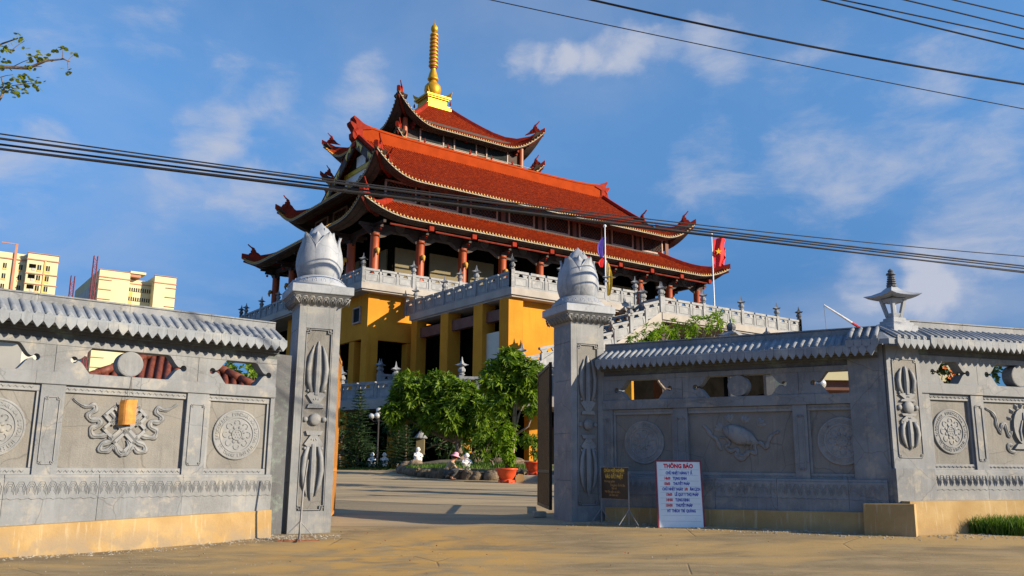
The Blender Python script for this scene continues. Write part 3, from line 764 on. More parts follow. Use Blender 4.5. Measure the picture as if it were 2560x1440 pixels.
for j in range(len(prof) - 1):
    for k in range(4 * N): F.append((j * 4 * N + k, j * 4 * N + (k + 1) % (4 * N), (j + 1) * 4 * N + (k + 1) % (4 * N), (j + 1) * 4 * N + k))
m.add(P, F); m.build('hat_roof', 'stone_white', lan)
m = MB(); pr = [(.14, 1.24)]
for k in range(5): z = 1.27 + k * .058; pr += [(.15 - .011 * k, z), (.15 - .011 * k, z + .028), (.095 - .008 * k, z + .034), (.095 - .008 * k, z + .055)]
pr += [(.14, 1.57), (.12, 1.61), (.06, 1.63), (.085, 1.67), (.03, 1.72), (.002, 1.74)]
m.lathe(pr, 12); m.build('spire', 'stone_dark', lan)

# ------------------------------------------------------------ gate pillars with lotus buds
GA = math.atan2(.41, .91)
def lotus(parent, z, s=1.):
    m = MB(); m.lathe([(.60, 0), (.62, .03), (.60, .07), (.52, .16), (.44, .23), (.40, .25), (.36, .26), (.001, .26)], 36)
    b_ = m.build('lotus_seat', 'stone_white', parent, True, loc=(0, 0, z))
    m = MB(); m.tube([(-.034, .0, -.02), (-.04, 0, .06), (0, -.012, .10), (.04, 0, .06), (.034, 0, -.02)], .012, 5); m.ball((0, 0, .03), .026, 6, 5, .5, 1.5)
    pm = m.mesh('petal_moulding', 'stone_white', True)
    for k in range(20):
        a = 2 * math.pi * k / 20
        link(pm, 'petal_moulding', b_, mtx=Matrix.Rotation(a, 4, 'Z') @ Matrix.Translation((0, -.575, .085)) @ Matrix.Rotation(R(-42), 4, 'X'))
    m = MB(); P = []; F = []; nn = 32
    inner = [(.24, .2), (.34, .3), (.40, .5), (.41, .72), (.37, .86), (.315, .98), (.24, 1.09), (.15, 1.19), (.05, 1.26), (.003, 1.31)]
    for r0, z0 in inner:
        for k in range(nn):
            a = 2 * math.pi * k / nn; q = 1 + .045 * math.cos(5 * a + .6) * (1 if z0 > .6 else 0); P.append((r0 * q * math.cos(a), r0 * q * math.sin(a), z0))
    for j in range(len(inner) - 1):
        for k in range(nn): F.append((j * nn + k, j * nn + (k + 1) % nn, (j + 1) * nn + (k + 1) % nn, (j + 1) * nn + k))
    m.add(P, F); b2 = m.build('lotus_bud', 'stone_white', parent, True, loc=(0, 0, z))
    def interp(T, t):
        for (t0, a0), (t1, a1) in zip(T, T[1:]):
            if t <= t1: u = (t - t0) / (t1 - t0); return a0 + (a1 - a0) * u * u * (3 - 2 * u) if False else a0 + (a1 - a0) * u
        return T[-1][1]
    def petal(rad, wid, z0, z1):
        m = MB(); P = []; F = []; nu, nv = 12, 18
        for j in range(nv + 1):
            t = j / nv; r_ = interp(rad, t); wd = R(interp(wid, t))
            for i in range(nu + 1):
                u = -1 + 2 * i / nu; a = u * wd; rr = r_ - .022 * abs(u) ** 2 + .010 * math.exp(-(u * 4.5) ** 2) * min(1, t * 3)
                P.append((rr * math.sin(a), -rr * math.cos(a), z0 + (z1 - z0) * t))
        for j in range(nv):
            for i in range(nu): q = j * (nu + 1) + i; F.append((q, q + 1, q + nu + 2, q + nu + 1))
        n0 = len(P); P2 = [(x * .95, y * .95, zz_) for x, y, zz_ in P]
        F2 = [tuple(n0 + i for i in reversed(f)) for f in F]
        rim = [j * (nu + 1) for j in range(nv + 1)] + [nv * (nu + 1) + i for i in range(1, nu + 1)] + [j * (nu + 1) + nu for j in range(nv - 1, -1, -1)]
        F3 = [(rim[i], rim[i] + n0, rim[i + 1] + n0, rim[i + 1]) for i in range(len(rim) - 1)]
        m.add(P + P2, F + F2 + F3); return m.mesh('petal', 'stone_white', True)
    if 'a' not in _lot:
        _lot['a'] = petal([(0, .36), (.10, .44), (.28, .49), (.42, .495), (.6, .47), (.78, .425), (.88, .41), (1, .44)], [(0, 39), (.15, 45), (.35, 47), (.55, 44), (.72, 35), (.86, 21), (.95, 9), (1, .5)], .18, 1.05)
        _lot['b'] = petal([(0, .30), (.12, .40), (.3, .455), (.5, .455), (.7, .40), (.85, .34), (1, .315)], [(0, 38), (.4, 45), (.6, 43), (.76, 33), (.9, 16), (1, .5)], .22, 1.09)
        _lot['c'] = petal([(0, .28), (.2, .36), (.4, .42), (.65, .36), (.82, .27), (1, .20)], [(0, 40), (.5, 46), (.7, 42), (.86, 26), (1, .5)], .3, 1.17)
    for k in range(5): link(_lot['a'], 'petal', b2, mtx=Matrix.Rotation(R(72 * k + 13), 4, 'Z'))
    for k in range(5): link(_lot['b'], 'petal', b2, mtx=Matrix.Rotation(R(72 * k - 24), 4, 'Z'))
    for k in range(4): link(_lot['c'], 'petal', b2, mtx=Matrix.Rotation(R(90 * k + 10), 4, 'Z'))
    b2.scale = (.98, .98, 1.13); b2.location = (0, 0, z - .025)
_lot = {}
def gate_pillar(label, x, y, ztop, zb):
    T = thing('gate_pillar', label, 'gate pillar', (x, y, 0), GA, 'lotus-topped gate pillars')
    w = .415
    zs = [zb, zb + .42]
    cuts = [zb - .2, zb + .95, zb + 1.95, zb + 3.1, zb + 3.95, ztop - .42]
    for k in range(5):
        m = MB(); m.box(-w, w, -w + .03, w, cuts[k] + .002, cuts[k + 1] - .002, bev=.004); m.build('shaft_block', 'stone', T)
    # front face slabs around the sunk panel
    zp0, zp1 = zb + .42, ztop - .85
    m = MB(); m.box(-w, -.27, -w, -w + .031, zb - .1, ztop - .42); m.box(.27, w, -w, -w + .031, zb - .1, ztop - .42); m.build('corner_strip', 'stone_carved', T)
    m = MB(); m.box(-.268, .268, -w, -w + .031, zb - .1, zp0); m.box(-.268, .268, -w, -w + .031, zp1, ztop - .42); m.build('cross_strip', 'stone_carved', T)
    m = MB(); m.box(-.268, .268, -w + .02, -w + .032, zp0, zp1); m.build('back_panel', 'stone_panel', T)
    fret_frame(T, -.25, .25, zp0 + .025, zp1 - .025, -w + .004, .016, step=.07)
    vajra(T, 0, -w + .012, (zp0 + zp1) / 2 - .03, (zp1 - zp0) * .9, .40)
    # capital
    m = MB(); zc = ztop - .42; P = []; F = []
    st = [(w - .005, 0), (w + .01, .03), (w + .045, .10), (w + .10, .18), (w + .16, .235), (w + .17, .25)]
    for e, z in st: P += [(-e, -e, zc + z), (e, -e, zc + z), (e, e, zc + z), (-e, e, zc + z)]
    for j in range(len(st) - 1):
        for k in range(4): F.append((4 * j + k, 4 * j + (k + 1) % 4, 4 * j + 4 + (k + 1) % 4, 4 * j + 4 + k))
    F += [(3, 2, 1, 0), tuple(len(P) - 4 + k for k in range(4))]
    m.add(P, F); cp = m.build('capital', 'stone_carved', T)
    fm = MB(); fm.tube([(-.055, 0, .0), (-.062, 0, .10), (-.03, 0, .18), (.03, 0, .18), (.062, 0, .10), (.055, 0, 0)], .013, 5); fm.tube([(-.025, 0, .02), (-.03, 0, .09), (0, -.004, .13), (.03, 0, .09), (.025, 0, .02)], .010, 5); fm = fm.mesh('capital_petal', 'stone_carved', True)
    for side in range(4):
        for k in range(8):
            link(fm, 'capital_petal', cp, mtx=Matrix.Rotation(side * math.pi / 2, 4, 'Z') @ Matrix.Translation((-.49 + .14 * k, -w - .042, zc + .045)) @ Matrix.Rotation(R(38), 4, 'X'))
    m = MB(); m.box(-w - .20, w + .20, -w - .20, w + .20, zc + .252, ztop + .005, bev=.012); m.build('cap_slab', 'stone_white', T)
    lotus(T, ztop + .004)
    return T
gate_pillar('tall carved stone pillar with a lotus bud on top, left of the gateway', -4.02, 17.45, 4.92, .1)
gate_pillar('tall carved stone pillar with a lotus bud on top, right of the gateway beside the black sign', 1.52, 19.38, 4.93, .16)

# gate leaves, both swung inwards
def gate_leaf(label, x0, y0, x1, y1, zt, mat):
    L = math.hypot(x1 - x0, y1 - y0); T = thing('gate_leaf', label, 'gate', (x0, y0, 0), math.atan2(y1 - y0, x1 - x0), 'open gate leaves')
    zb0 = zg(y1, x1) + .04
    for x in (0, L - .07): m = MB(); m.box(x, x + .07, -.035, .035, zb0, zt, bev=.006); m.build('stile', mat, T)
    for z in (zb0 + .002, 1.25, zt - .09): m = MB(); m.box(.07, L - .07, -.03, .03, z, z + .07); m.build('rail', mat, T)
    m = MB(); m.box(-.014, .014, -.014, .014, zb0 + .07, zt - .09); bar = m.mesh('bar', mat)
    n = int((L - .14) / .105)
    for k in range(n): link(bar, 'bar', T, (.07 + (k + .5) * (L - .14) / n, 0, 0))
    return T
gate_leaf('open brown metal gate leaf folded back beside the right gate pillar', 0.92, 20.1, .73, 22.7, 3.80, 'gate_brown')
gate_leaf('open orange-brown gate leaf seen edge on behind the left gate pillar', -3.74, 18.15, -4.12, 20.7, 3.85, 'gate_orange')
m = MB(); m.box(-.14, .14, -.1, .1, 0, .13, bev=.02); o = m.build('door_stop', 'concrete_slab2', loc=(.66, 19.95, zg(19.95, .66)), rz=.2); tag(o, 'small concrete block at the foot of the right gate leaf', 'block')
# ------------------------------------------------------------ the temple
HX, HY, HA = -2.195, 82.304, R(90 - 54.3)
tem = thing('temple', 'large yellow and red pagoda temple with tiered curved tile roofs and a gold spire', 'temple', (HX, HY, 0), HA)
def part(name, parent=None, loc=None):
    o = bpy.data.objects.new(name, None); COL.objects.link(o); o.parent = parent or tem
    if loc: o.location = loc
    return o
def to_temple(x, y):
    c, s_ = math.cos(-HA), math.sin(-HA); dx, dy = x - HX, y - HY
    return dx * c - dy * s_, dx * s_ + dy * c

def roof_pt(side, u, d, ax, by, z, Lc, Dl, lift, fl):
    """side 0 front(-b) 1 right(+a) 2 back 3 left; u along that side, d inward"""
    half = ax if side in (0, 2) else by
    c = max(0., 1 - (half - abs(u)) / Lc) if abs(u) > half - Lc else 0.
    c = min(c, 1.15); k = (c ** 2.3) * max(0., 1 - d / Dl) ** 1.3
    zz_ = z(d) + lift * k; f = fl * k
    uu = u + math.copysign(f, u); dd = (by if side in (0, 2) else ax) - d + f
    if side == 0: return (uu, -dd, zz_)
    if side == 1: return (dd, uu, zz_)
    if side == 2: return (-uu, dd, zz_)
    return (-dd, -uu, zz_)
def tip_ornament(m, s=1.):
    m.prism([(-2.7 * s, -.1), (-1.9 * s, .18 * s), (-1.5 * s, .5 * s), (-1.2 * s, .62 * s), (-1.0 * s, .95 * s), (-.55 * s, 1.12 * s), (-.5 * s, 1.0 * s), (-.62 * s, .85 * s), (-.42 * s, .75 * s), (-.5 * s, .5 * s), (-.25 * s, .35 * s), (-.1 * s, -.1)], -.13 * s, .13 * s)
    m.tube([(-.85 * s, 0, 1.05 * s), (-.3 * s, 0, 1.3 * s), (.12 * s, 0, 1.62 * s)], [.13 * s, .1 * s, .085 * s], 6)
    m.box(-.95 * s, -.72 * s, -.19 * s, .19 * s, .05 * s, 1.0 * s); m.box(-1.5 * s, -1.35 * s, -.17 * s, .17 * s, 0, .5 * s)
_tip = {}
def hip_roof(ax, by, z, dmax, Lc, Dl, lift, fl, pitch=.3, over=None, ndiv=9, sides=(0, 1, 2, 3), purlin=True, endtiles=True, orn=.72, drop=.17, soff=None):
    """dmax(side,u): inward run of the tile column at u"""
    rf = part('roof')
    m = MB(); e = MB(); w = MB(); so = MB(); fa = MB(); ro = MB()
    for side in sides:
        half = ax if side in (0, 2) else by
        n = int(2 * half / pitch); cols = []
        for i in range(n * 3 + 1):
            u = -half + 2 * half * i / (n * 3); ph = i % 3
            D = dmax(side, u); bump = (.085, .085, -.0)[ph]
            cols.append([(roof_pt(side, u, D * j / ndiv, ax, by, z, Lc, Dl, lift, fl), bump) for j in range(ndiv + 1)])
        P = []; F = []
        for c in cols:
            for p, b_ in c: P.append((p[0], p[1], p[2] + b_))
        for i in range(len(cols) - 1):
            for j in range(ndiv): q = i * (ndiv + 1) + j; F.append((q, q + ndiv + 1, q + ndiv + 2, q + 1))
        m.add(P, F)
        # eave line: gold round end tiles, white drip board, wooden fascia, soffit
        nd = n; lines = []
        for i in range(nd + 1):
            u = -half + 2 * half * i / nd
            lines.append([roof_pt(side, u, d, ax, by, z, Lc, Dl, lift, fl) for d in (0., .02, .12, .55, 1.0)])
        for i in range(nd):
            if endtiles:
                a, b_ = lines[i][0], lines[i + 1][0]; c = [(a[k] + b_[k]) / 2 for k in range(3)]
                ox, oy = {0: (0, -1), 1: (1, 0), 2: (0, 1), 3: (-1, 0)}[side]
                e.at(c[0] + ox * .03, c[1] + oy * .03, c[2] + .05, rz=math.atan2(oy, ox)); e.add([(-.2, -.08, -.02), (-.2, .08, -.02), (-.2, 0, .10), (.03, -.085, -.07), (.03, .085, -.07), (.03, 0, .09), ], [(3, 4, 5), (0, 3, 5, 2), (4, 1, 2, 5), (0, 1, 4, 3)])
        P = []; F = []
        for ln in lines:
            p0, p1, p2, p3, p4 = ln
            P += [(p0[0], p0[1], p0[2] - .01), (p0[0], p0[1], p0[2] - .11)]
        for i in range(nd): q = 2 * i; F.append((q, q + 2, q + 3, q + 1))
        w.add(P, F)
        P = []; F = []
        for ln in lines:
            p0, p1, p2, p3, p4 = ln
            P += [(p1[0], p1[1], p0[2] - .11), (p2[0], p2[1], p0[2] - .11), (p2[0], p2[1], p0[2] - drop), (p3[0], p3[1], p0[2] - drop), (p3[0], p3[1], p0[2] - drop - .05), (p4[0], p4[1], p0[2] - drop - .05), (p4[0], p4[1], p4[2] - .25)]
        for i in range(nd):
            for k in range(6): q = 7 * i + k; F.append((q, q + 7, q + 8, q + 1))
        fa.add(P, F)
        # soffit
        P = []; F = []; ns = 40; nj = 5
        for i in range(ns + 1):
            u = -half + 2 * half * i / ns; D = min(dmax(side, u), 6.)
            for j in range(nj + 1):
                d = .4 + (max(D, .45) - .4) * j / nj; p = roof_pt(side, u, d, ax, by, z, Lc, Dl, lift, fl); P.append((p[0], p[1], p[2] - .17))
        for i in range(ns):
            for j in range(nj): q = i * (nj + 1) + j; F.append((q, q + 1, q + nj + 2, q + nj + 1))
        so.add(P, F)
    m.build('tile_field', 'red_tile', rf, kind='stuff')
    if endtiles: e.build('eave_end_tiles', 'gold_tile', rf, kind='stuff')
    w.build('drip_board', 'drip_white', rf); fa.build('fascia', 'brown_soffit', rf); so.build('soffit', soff or 'brown_soffit', rf)
    # hips with their horned ends
    for k, (sa, sb) in enumerate(((-1, -1), (1, -1), (1, 1), (-1, 1))):
        Dh = over if over is not None else dmax(0, 0)
        pts = []
        for j in range(9):
            d = Dh * (1 - j / 8) ; p = roof_pt(0, ax - d, d, ax, by, z, Lc, Dl, lift, fl)
            pts.append(Vector((sa * abs(p[0]), sb * abs(p[1]), p[2] + .16)))
        m = MB(); P = []; F = []
        for i, p in enumerate(pts):
            t = (pts[min(i + 1, 8)] - pts[max(i - 1, 0)]).normalized(); s_ = Vector((-t.y, t.x, 0)).normalized() * .17
            h_ = .30
            P += [tuple(p - s_ - Vector((0, 0, .25))), tuple(p + s_ - Vector((0, 0, .25))), tuple(p + s_ + Vector((0, 0, h_ * .8))), tuple(p + Vector((0, 0, h_))), tuple(p - s_ + Vector((0, 0, h_ * .8)))]
        for i in range(8):
            for j in range(5): F.append((5 * i + j, 5 * i + (j + 1) % 5, 5 * i + 5 + (j + 1) % 5, 5 * i + 5 + j))
        F += [(0, 1, 2, 3, 4), (44, 43, 42, 41, 40)]
        m.add(P, F); m.build('hip_ridge', 'red_trim', rf)
        if orn not in _tip:
            mm = MB(); tip_ornament(mm, orn); _tip[orn] = mm.mesh('ridge_ornament', 'red_trim')
        tp = pts[-1]; dr = (pts[-1] - pts[-3])
        o = link(_tip[orn], 'ridge_ornament', rf); 
        o.matrix_local = Matrix.Translation(tp - Vector((sa * .5, sb * .5, -.0)) * orn) @ Matrix.Rotation(math.atan2(sb, sa), 4, 'Z') @ Matrix.Rotation(-math.atan2(dr.z, math.hypot(dr.x, dr.y)) * .6, 4, 'Y')
        # corner beam under the tip
        q = [roof_pt(0, ax - d, d, ax, by, z, Lc, Dl, lift, fl) for d in (.1, 1., 2.2, 3.6)]
        m = MB(); m.tube([(sa * abs(p[0]), sb * abs(p[1]), p[2] - (.3, .55, .7, .8)[i]) for i, p in enumerate(q)], [.1, .18, .2, .2], 4); m.build('corner_beam', 'red_brown', rf)
    return rf
def prof(z0, H, D, c=.25): return lambda d: z0 + H * ((1 - c) * d / D + c * (d / D) ** 2)

# lowest roof
hip_roof(19.95, 12.7, prof(19.72, 2.75, 4.8), lambda s, u: min(4.8, (19.95 if s in (0, 2) else 12.7) - abs(u)), 4.6, 4.6, 1.2, .25, over=4.8)
# second roof with gables
A2, B2 = 17.75, 10.3
def d2(s, u):
    if s in (0, 2): return B2 if abs(u) <= 14.95 else A2 - abs(u)
    return min(3.2, B2 - abs(u))
z2 = prof(23.74, 6.75, B2, .15)
r2 = hip_roof(A2, B2, z2, d2, 4.2, 4.2, 2.0, .3, over=2.6, ndiv=14)
for sx in (-1, 1):
    X = sx * 14.0
    m = MB(); P = [(-7.0, 25.3)] + [(-b_, z2(B2 - b_) - .2) for b_ in (6.6, 5, 3.5, 2, 1, 0)] + [(b_, z2(B2 - b_) - .2) for b_ in (1, 2, 3.5, 5, 6.6)] + [(7.0, 25.3)]
    m.prism(P, X - .1, X + .1, 'yz'); m.build('gable_wall', 'brown_wood', r2)
    xo = X + sx * .12
    m = MB(); m.prism([(-3.6, 25.6), (3.6, 25.6), (3.3, 27.5), (-3.3, 27.5)], *sorted((xo, xo + sx * .05)), plane='yz'); gp = m.build('gable_panel', 'statue_white', r2)
    m = MB(); xx = sorted((xo + sx * .05, xo + sx * .14)); m.box(*xx, -3.5, 3.5, 27.45, 27.85); m.build('gold_rail', 'gold_paint', gp)
    for c in (-2.2, 0, 2.2): m = MB(); m.prism([(c + .55 * math.cos(R(a)), 26.4 + .6 * math.sin(R(a))) for a in range(0, 181, 20)] + [(c - .55, 25.7), (c + .55, 25.7)], *xx, plane='yz'); m.build('arch_relief', 'brown_soffit', gp)
    m = MB(); m.box(*xx, -.9, .9, 27.9, 28.9); m.build('white_tablet', 'statue_white', r2)
    for sy in (-1, 1):
        # bargeboard with gold scrolls
        m = MB(); P = []; F = []
        ts = [0, 1.2, 2.6, 4.2, 5.8, 7.4]
        for b_ in ts:
            zt = z2(B2 - b_) - .02; hh = .95 - .02 * b_
            for x in (X + sx * .85, X + sx * 1.0): P += [(x, sy * b_, zt), (x, sy * b_, zt - hh)]
        for i in range(len(ts) - 1):
            q = 4 * i; F += [(q, q + 4, q + 5, q + 1), (q + 2, q + 3, q + 7, q + 6), (q, q + 2, q + 6, q + 4), (q + 1, q + 5, q + 7, q + 3)]
        m.add(P, F); bb = m.build('bargeboard', 'brown_soffit', r2)
        for b0, b1 in ((.0, 1.7), (2.9, 4.0), (5.0, 6.6)):
            m = MB(); x = X + sx * 1.005; n_ = 7; P = []; F = []
            for i in range(n_ + 1):
                b_ = b0 + (b1 - b0) * i / n_; zt = z2(B2 - b_) - .12; hh = .72 * (.55 + .45 * math.sin(i * 2.4))
                P += [(x, sy * b_, zt - .06 * (i % 2)), (x, sy * b_, zt - hh), (x + sx * .05, sy * b_, zt - .06 * (i % 2)), (x + sx * .05, sy * b_, zt - hh)]
            for i in range(n_): q = 4 * i; F += [(q + 2, q + 3, q + 7, q + 6), (q, q + 2, q + 6, q + 4), (q + 1, q + 5, q + 7, q + 3)]
            F += [(0, 1, 3, 2), (4 * n_, 4 * n_ + 2, 4 * n_ + 3, 4 * n_ + 1)]
            m.add(P, F); m.build('gold_scroll', 'gold_paint', bb)
        # descending ridge
        m = MB(); m.tube([(X + sx * .7, sy * b_, z2(B2 - b_) + .22) for b_ in (.3, 2, 3.5, 5, 6.6)], .24, 6); m.build('gable_ridge', 'red_trim', r2)
        m = MB(); tip_ornament(m, .75); o = m.build('ridge_ornament', 'red_trim', r2, loc=(X + sx * .7, sy * 6.9, z2(B2 - 6.6) + .25), rz=sy * math.pi / 2)
# great ridge band
m = MB(); P = []; F = []; n = 24
for i in range(n + 1):
    a = -14.6 + 29.2 * i / n; cz = .38 * abs(a / 14.6) ** 6
    P += [(a, -.3, 30.0), (a, -.3, 31.25 + cz), (a, -.36, 31.3 + cz), (a, -.3, 31.5 + cz), (a, .3, 31.5 + cz), (a, .36, 31.3 + cz), (a, .3, 31.25 + cz), (a, .3, 30.0)]
for i in range(n):
    for k in range(7): q = 8 * i + k; F.append((q, q + 1, q + 9, q + 8))
F += [tuple(range(8)), tuple(8 * n + 7 - k for k in range(8))]
m.add(P, F); m.build('great_ridge', 'ridge_orange', r2)
m = MB(); m.box(-14.5, 14.5, -.40, .40, 30.12, 30.22); m.build('ridge_moulding', 'red_trim', r2)
for sx in (-1, 1):
    m = MB()
    m.prism([(-.2, 29.4), (.55, 29.5), (.45, 30.0), (.75, 30.3), (.8, 30.75), (.55, 30.9), (.75, 31.2), (1.0, 31.5), (1.05, 31.75), (.8, 31.7), (.45, 31.55), (.5, 31.85), (.75, 32.15), (.7, 32.35), (.3, 32.15), (-.2, 31.85), (-.9, 31.6), (-1.1, 31.45), (-.2, 31.2)], -.42, .42)
    m.v = [(x * sx + sx * 14.6, y, z) for x, y, z in m.v]
    m.tube([(sx * 14.9, -.3, 30.5), (sx * 15.2, -.3, 30.9), (sx * 14.9, -.3, 31.2)], .2, 6); m.ball((sx * 14.6, 0, 30.4), .5, 8, 6)
    m.build('ridge_dragon', 'red_trim', r2)

# tower roofs
TC = 12.2
tw = part('tower', loc=(0, TC, 0))
rsave = tem
def shifted(fn):
    o = fn(); o.location = (0, TC, 0); return o
shifted(lambda: hip_roof(8.75, 8.75, prof(31.95, 1.4, 2.0), lambda s, u: min(2., 8.75 - abs(u)), 3.2, 3., 2.1, .45, over=2., orn=.6))
shifted(lambda: hip_roof(8.7, 8.7, prof(35.15, 5.8, 7.3, .3), lambda s, u: min(7.3, 8.7 - abs(u)), 4.6, 4.8, 2.7, .5, over=7.2, ndiv=12, orn=.68))
m = MB(); m.box(-7.15, 7.15, -7.15, 7.15, 26, 36.4); m.build('tower_wall', 'brown_wood', tw)
m = MB(); m.box(-7.35, 7.35, -7.35, 7.35, 33.05, 33.4); m.build('tower_band', 'brown_beam', tw)
# ribbed balcony deck and white rail
m = MB(); m.box(-8.3, 8.3, -8.3, 8.3, 32.75, 32.95); m.build('balcony_deck', 'brown_beam', tw)
rl = part('balcony_rail', tw)
for sx, sy in ((0, -1), (-1, 0), (1, 0), (0, 1)):
    for z in (33.2, 33.55):
        m = MB()
        if sy: m.tube([(-8.2, sy * 8.2, z), (8.2, sy * 8.2, z)], .045, 5)
        else: m.tube([(sx * 8.2, -8.2, z), (sx * 8.2, 8.2, z)], .045, 5)
        m.build('rail', 'drip_white', rl)
m = MB(); m.lathe([(.07, 0), (.07, .5), (.13, .55), (.1, .7), (.05, .8), (.01, 1.)], 8); pm = m.mesh('rail_post', 'red_trim')
for i in range(-3, 4):
    for sx, sy in ((i * 2.73, -8.2), (-8.2, i * 2.73), (8.2, i * 2.73)): link(pm, 'rail_post', rl, (sx, sy, 32.95))
def win_mesh():
    f = MB()
    for x0, x1, z0, z1 in ((-1.45, 1.45, 0, .14), (-1.45, 1.45, 1.46, 1.6), (-1.45, -1.31, .14, 1.46), (1.31, 1.45, .14, 1.46)): f.box(x0, x1, -.12, .05, z0, z1)
    p = MB(); p.box(-1.31, 1.31, -.03, .0, .14, 1.46)
    l = MB()
    for k in range(-7, 9): 
        for sg in (-1, 1):
            a0 = k * .36
            pts = []
            for t in (0, 1):
                zq = .14 + 1.32 * t; xq = a0 + sg * (1.32 * t - .66); pts.append((xq, zq))
            (xa, za), (xb, zb_) = pts
            if xa > xb: (xa, za), (xb, zb_) = (xb, zb_), (xa, za)
            def cl(x): t = (x - xa) / (xb - xa); return za + (zb_ - za) * t
            lo_, hi_ = max(xa, -1.3), min(xb, 1.3)
            if hi_ - lo_ > .1: l.tube([(lo_, -.05, cl(lo_)), (hi_, -.05, cl(hi_))], .022, 4)
    return f.mesh('window_frame', 'window_frame'), p.mesh('glass', 'glass_dark'), l.mesh('lattice', 'brown_beam')
WF, WG, WL = win_mesh()
def window(parent, a, b_, z, rz, lattice=True, sx=1., sz=1.):
    o = link(WF, 'window', parent, (a, b_, z), rz); o.scale = (sx, 1, sz); link(WG, 'glass', o)
    if lattice: link(WL, 'lattice', o, kind='stuff')
    return o
for k in (-1, 0, 1):
    window(tw, k * 4.1, -7.18, 33.75, 0, False, 1., .95); window(tw, -7.18, k * 4.1, 33.75, -math.pi / 2, False, 1., .95); window(tw, 7.18, k * 4.1, 33.75, math.pi / 2, False, 1., .95)
for sx in (-1, 1):
    for sy in (-1, 1): m = MB(); m.at(sx * 7.3, sy * 7.3, 32.9); m.lathe([(.28, 0), (.28, 3.0)], 10); m.build('column', 'column_orange', tw)
for i in range(5):
    for s_ in (0, 1, 3):
        u = -6.5 + 13 * i / 4; m = MB(); m.box(-.12, .12, -.75, .0, 35.2, 35.6); m.box(-.12, .12, -.45, 0, 34.95, 35.2)
        m.build('bracket', 'red_brown', tw, loc=(u, -7.15, 0) if s_ == 0 else ((7.15, u, 0) if s_ == 1 else (-7.15, u, 0)), rz=(0, math.pi / 2, 0, -math.pi / 2)[s_])

# gold spire
sp_ = part('spire', loc=(0, TC, 0))
m = MB(); m.box(-1.75, 1.75, -1.75, 1.75, 40.72, 41.1, bev=.05); m.box(-1.5, 1.5, -1.5, 1.5, 41.1, 41.35); m.build('spire_foot', 'gold', sp_)
m = MB(); m.box(-1.25, 1.25, -1.25, 1.25, 41.35, 42.15, top=(-.05, -.05)); m.box(-1.4, 1.4, -1.4, 1.4, 42.15, 42.3); m.box(-1.55, 1.55, -1.55, 1.55, 42.3, 42.5); m.build('spire_box', 'gold', sp_)
for sx in (-1, 1):
    for sy in (-1, 1):
        m = MB(); m.prism([(-.7, 0), (0, 0), (.3, .3), (.42, .75), (.1, .5), (-.25, .35)], -.1, .1); m.build('horn', 'gold', sp_, loc=(sx * 1.35, sy * 1.35, 42.45), rz=math.atan2(sy, sx))
        m = MB(); m.lathe([(.02, .5), (.12, .2), (.1, 0)][::-1], 6); m.build('bell', 'red_brown', sp_, loc=(sx * 1.5, sy * 1.5, 41.6))
m = MB(); m.lathe([(.55, 42.5), (.6, 42.65), (.72, 42.8), (.9, 43.15), (.98, 43.6), (.93, 44.0), (.72, 44.3), (.5, 44.45), (.48, 44.6), (.42, 44.75)], 24); m.build('orb', 'gold', sp_, True)
m = MB(); m.lathe([(.42, 44.75), (.6, 44.85), (.66, 45.0), (.58, 45.1), (.5, 45.5), (.36, 45.95), (.28, 46.25), (.30, 46.35)], 20); m.build('cone', 'gold', sp_, True)
for k in range(9):
    z = 46.35 + k * .48; r_ = .56 - .008 * k
    m = MB(); m.lathe([(r_ * .8, z + .14), (r_, z + .2), (r_ * 1.02, z + .3), (r_ * .9, z + .42), (r_ * .78, z + .479)], 18); m.build('ring', 'gold', sp_, True)
    m = MB(); m.lathe([(r_ * .74, z), (r_ * .76, z + .14)], 14); m.build('groove', 'gold_groove', sp_)
m = MB(); m.lathe([(.2, 50.67), (.22, 50.85), (.34, 50.95), (.42, 51.2), (.40, 51.45), (.28, 51.7), (.12, 51.82), (.1, 51.95), (.03, 52.05), (.02, 52.55)], 16); m.build('finial', 'gold', sp_, True)

# hall between the roofs: upper storey with latticed windows
m = MB(); m.box(-15., 15., -7.9, 7.9, 21.9, 25.2); m.build('upper_wall', 'brown_wood')
bpy.context.view_layer.update
uw = [o for o in bpy.data.objects if o.name.startswith('upper_wall')][-1]; uw.parent = tem
for k in range(8):
    a = -14.35 + 4.1 * k
    window(tem, a, -7.93, 22.55, 0)
    m = MB(); m.box(-.22, .22, -.16, 0, 21.95, 25); m.build('post', 'brown_beam', tem, loc=(a + 2.05, -7.9, 0))
for k in range(4): window(tem, -15.03, -6.1 + 4.1 * k, 22.55, -math.pi / 2)
m = MB(); m.box(-15.2, 15.2, -8.1, -7.92, 24.55, 24.85); m.box(-15.2, -15.02, -8.1, 8.1, 24.55, 24.85); m.build('lintel_band', 'red_brown', tem)
m = MB(); m.box(-15.15, 15.15, -8.15, -7.93, 22.2, 22.5); m.box(-15.25, -15.02, -8.1, 8.1, 22.2, 22.5); m.build('sill_band', 'brown_wood', tem)

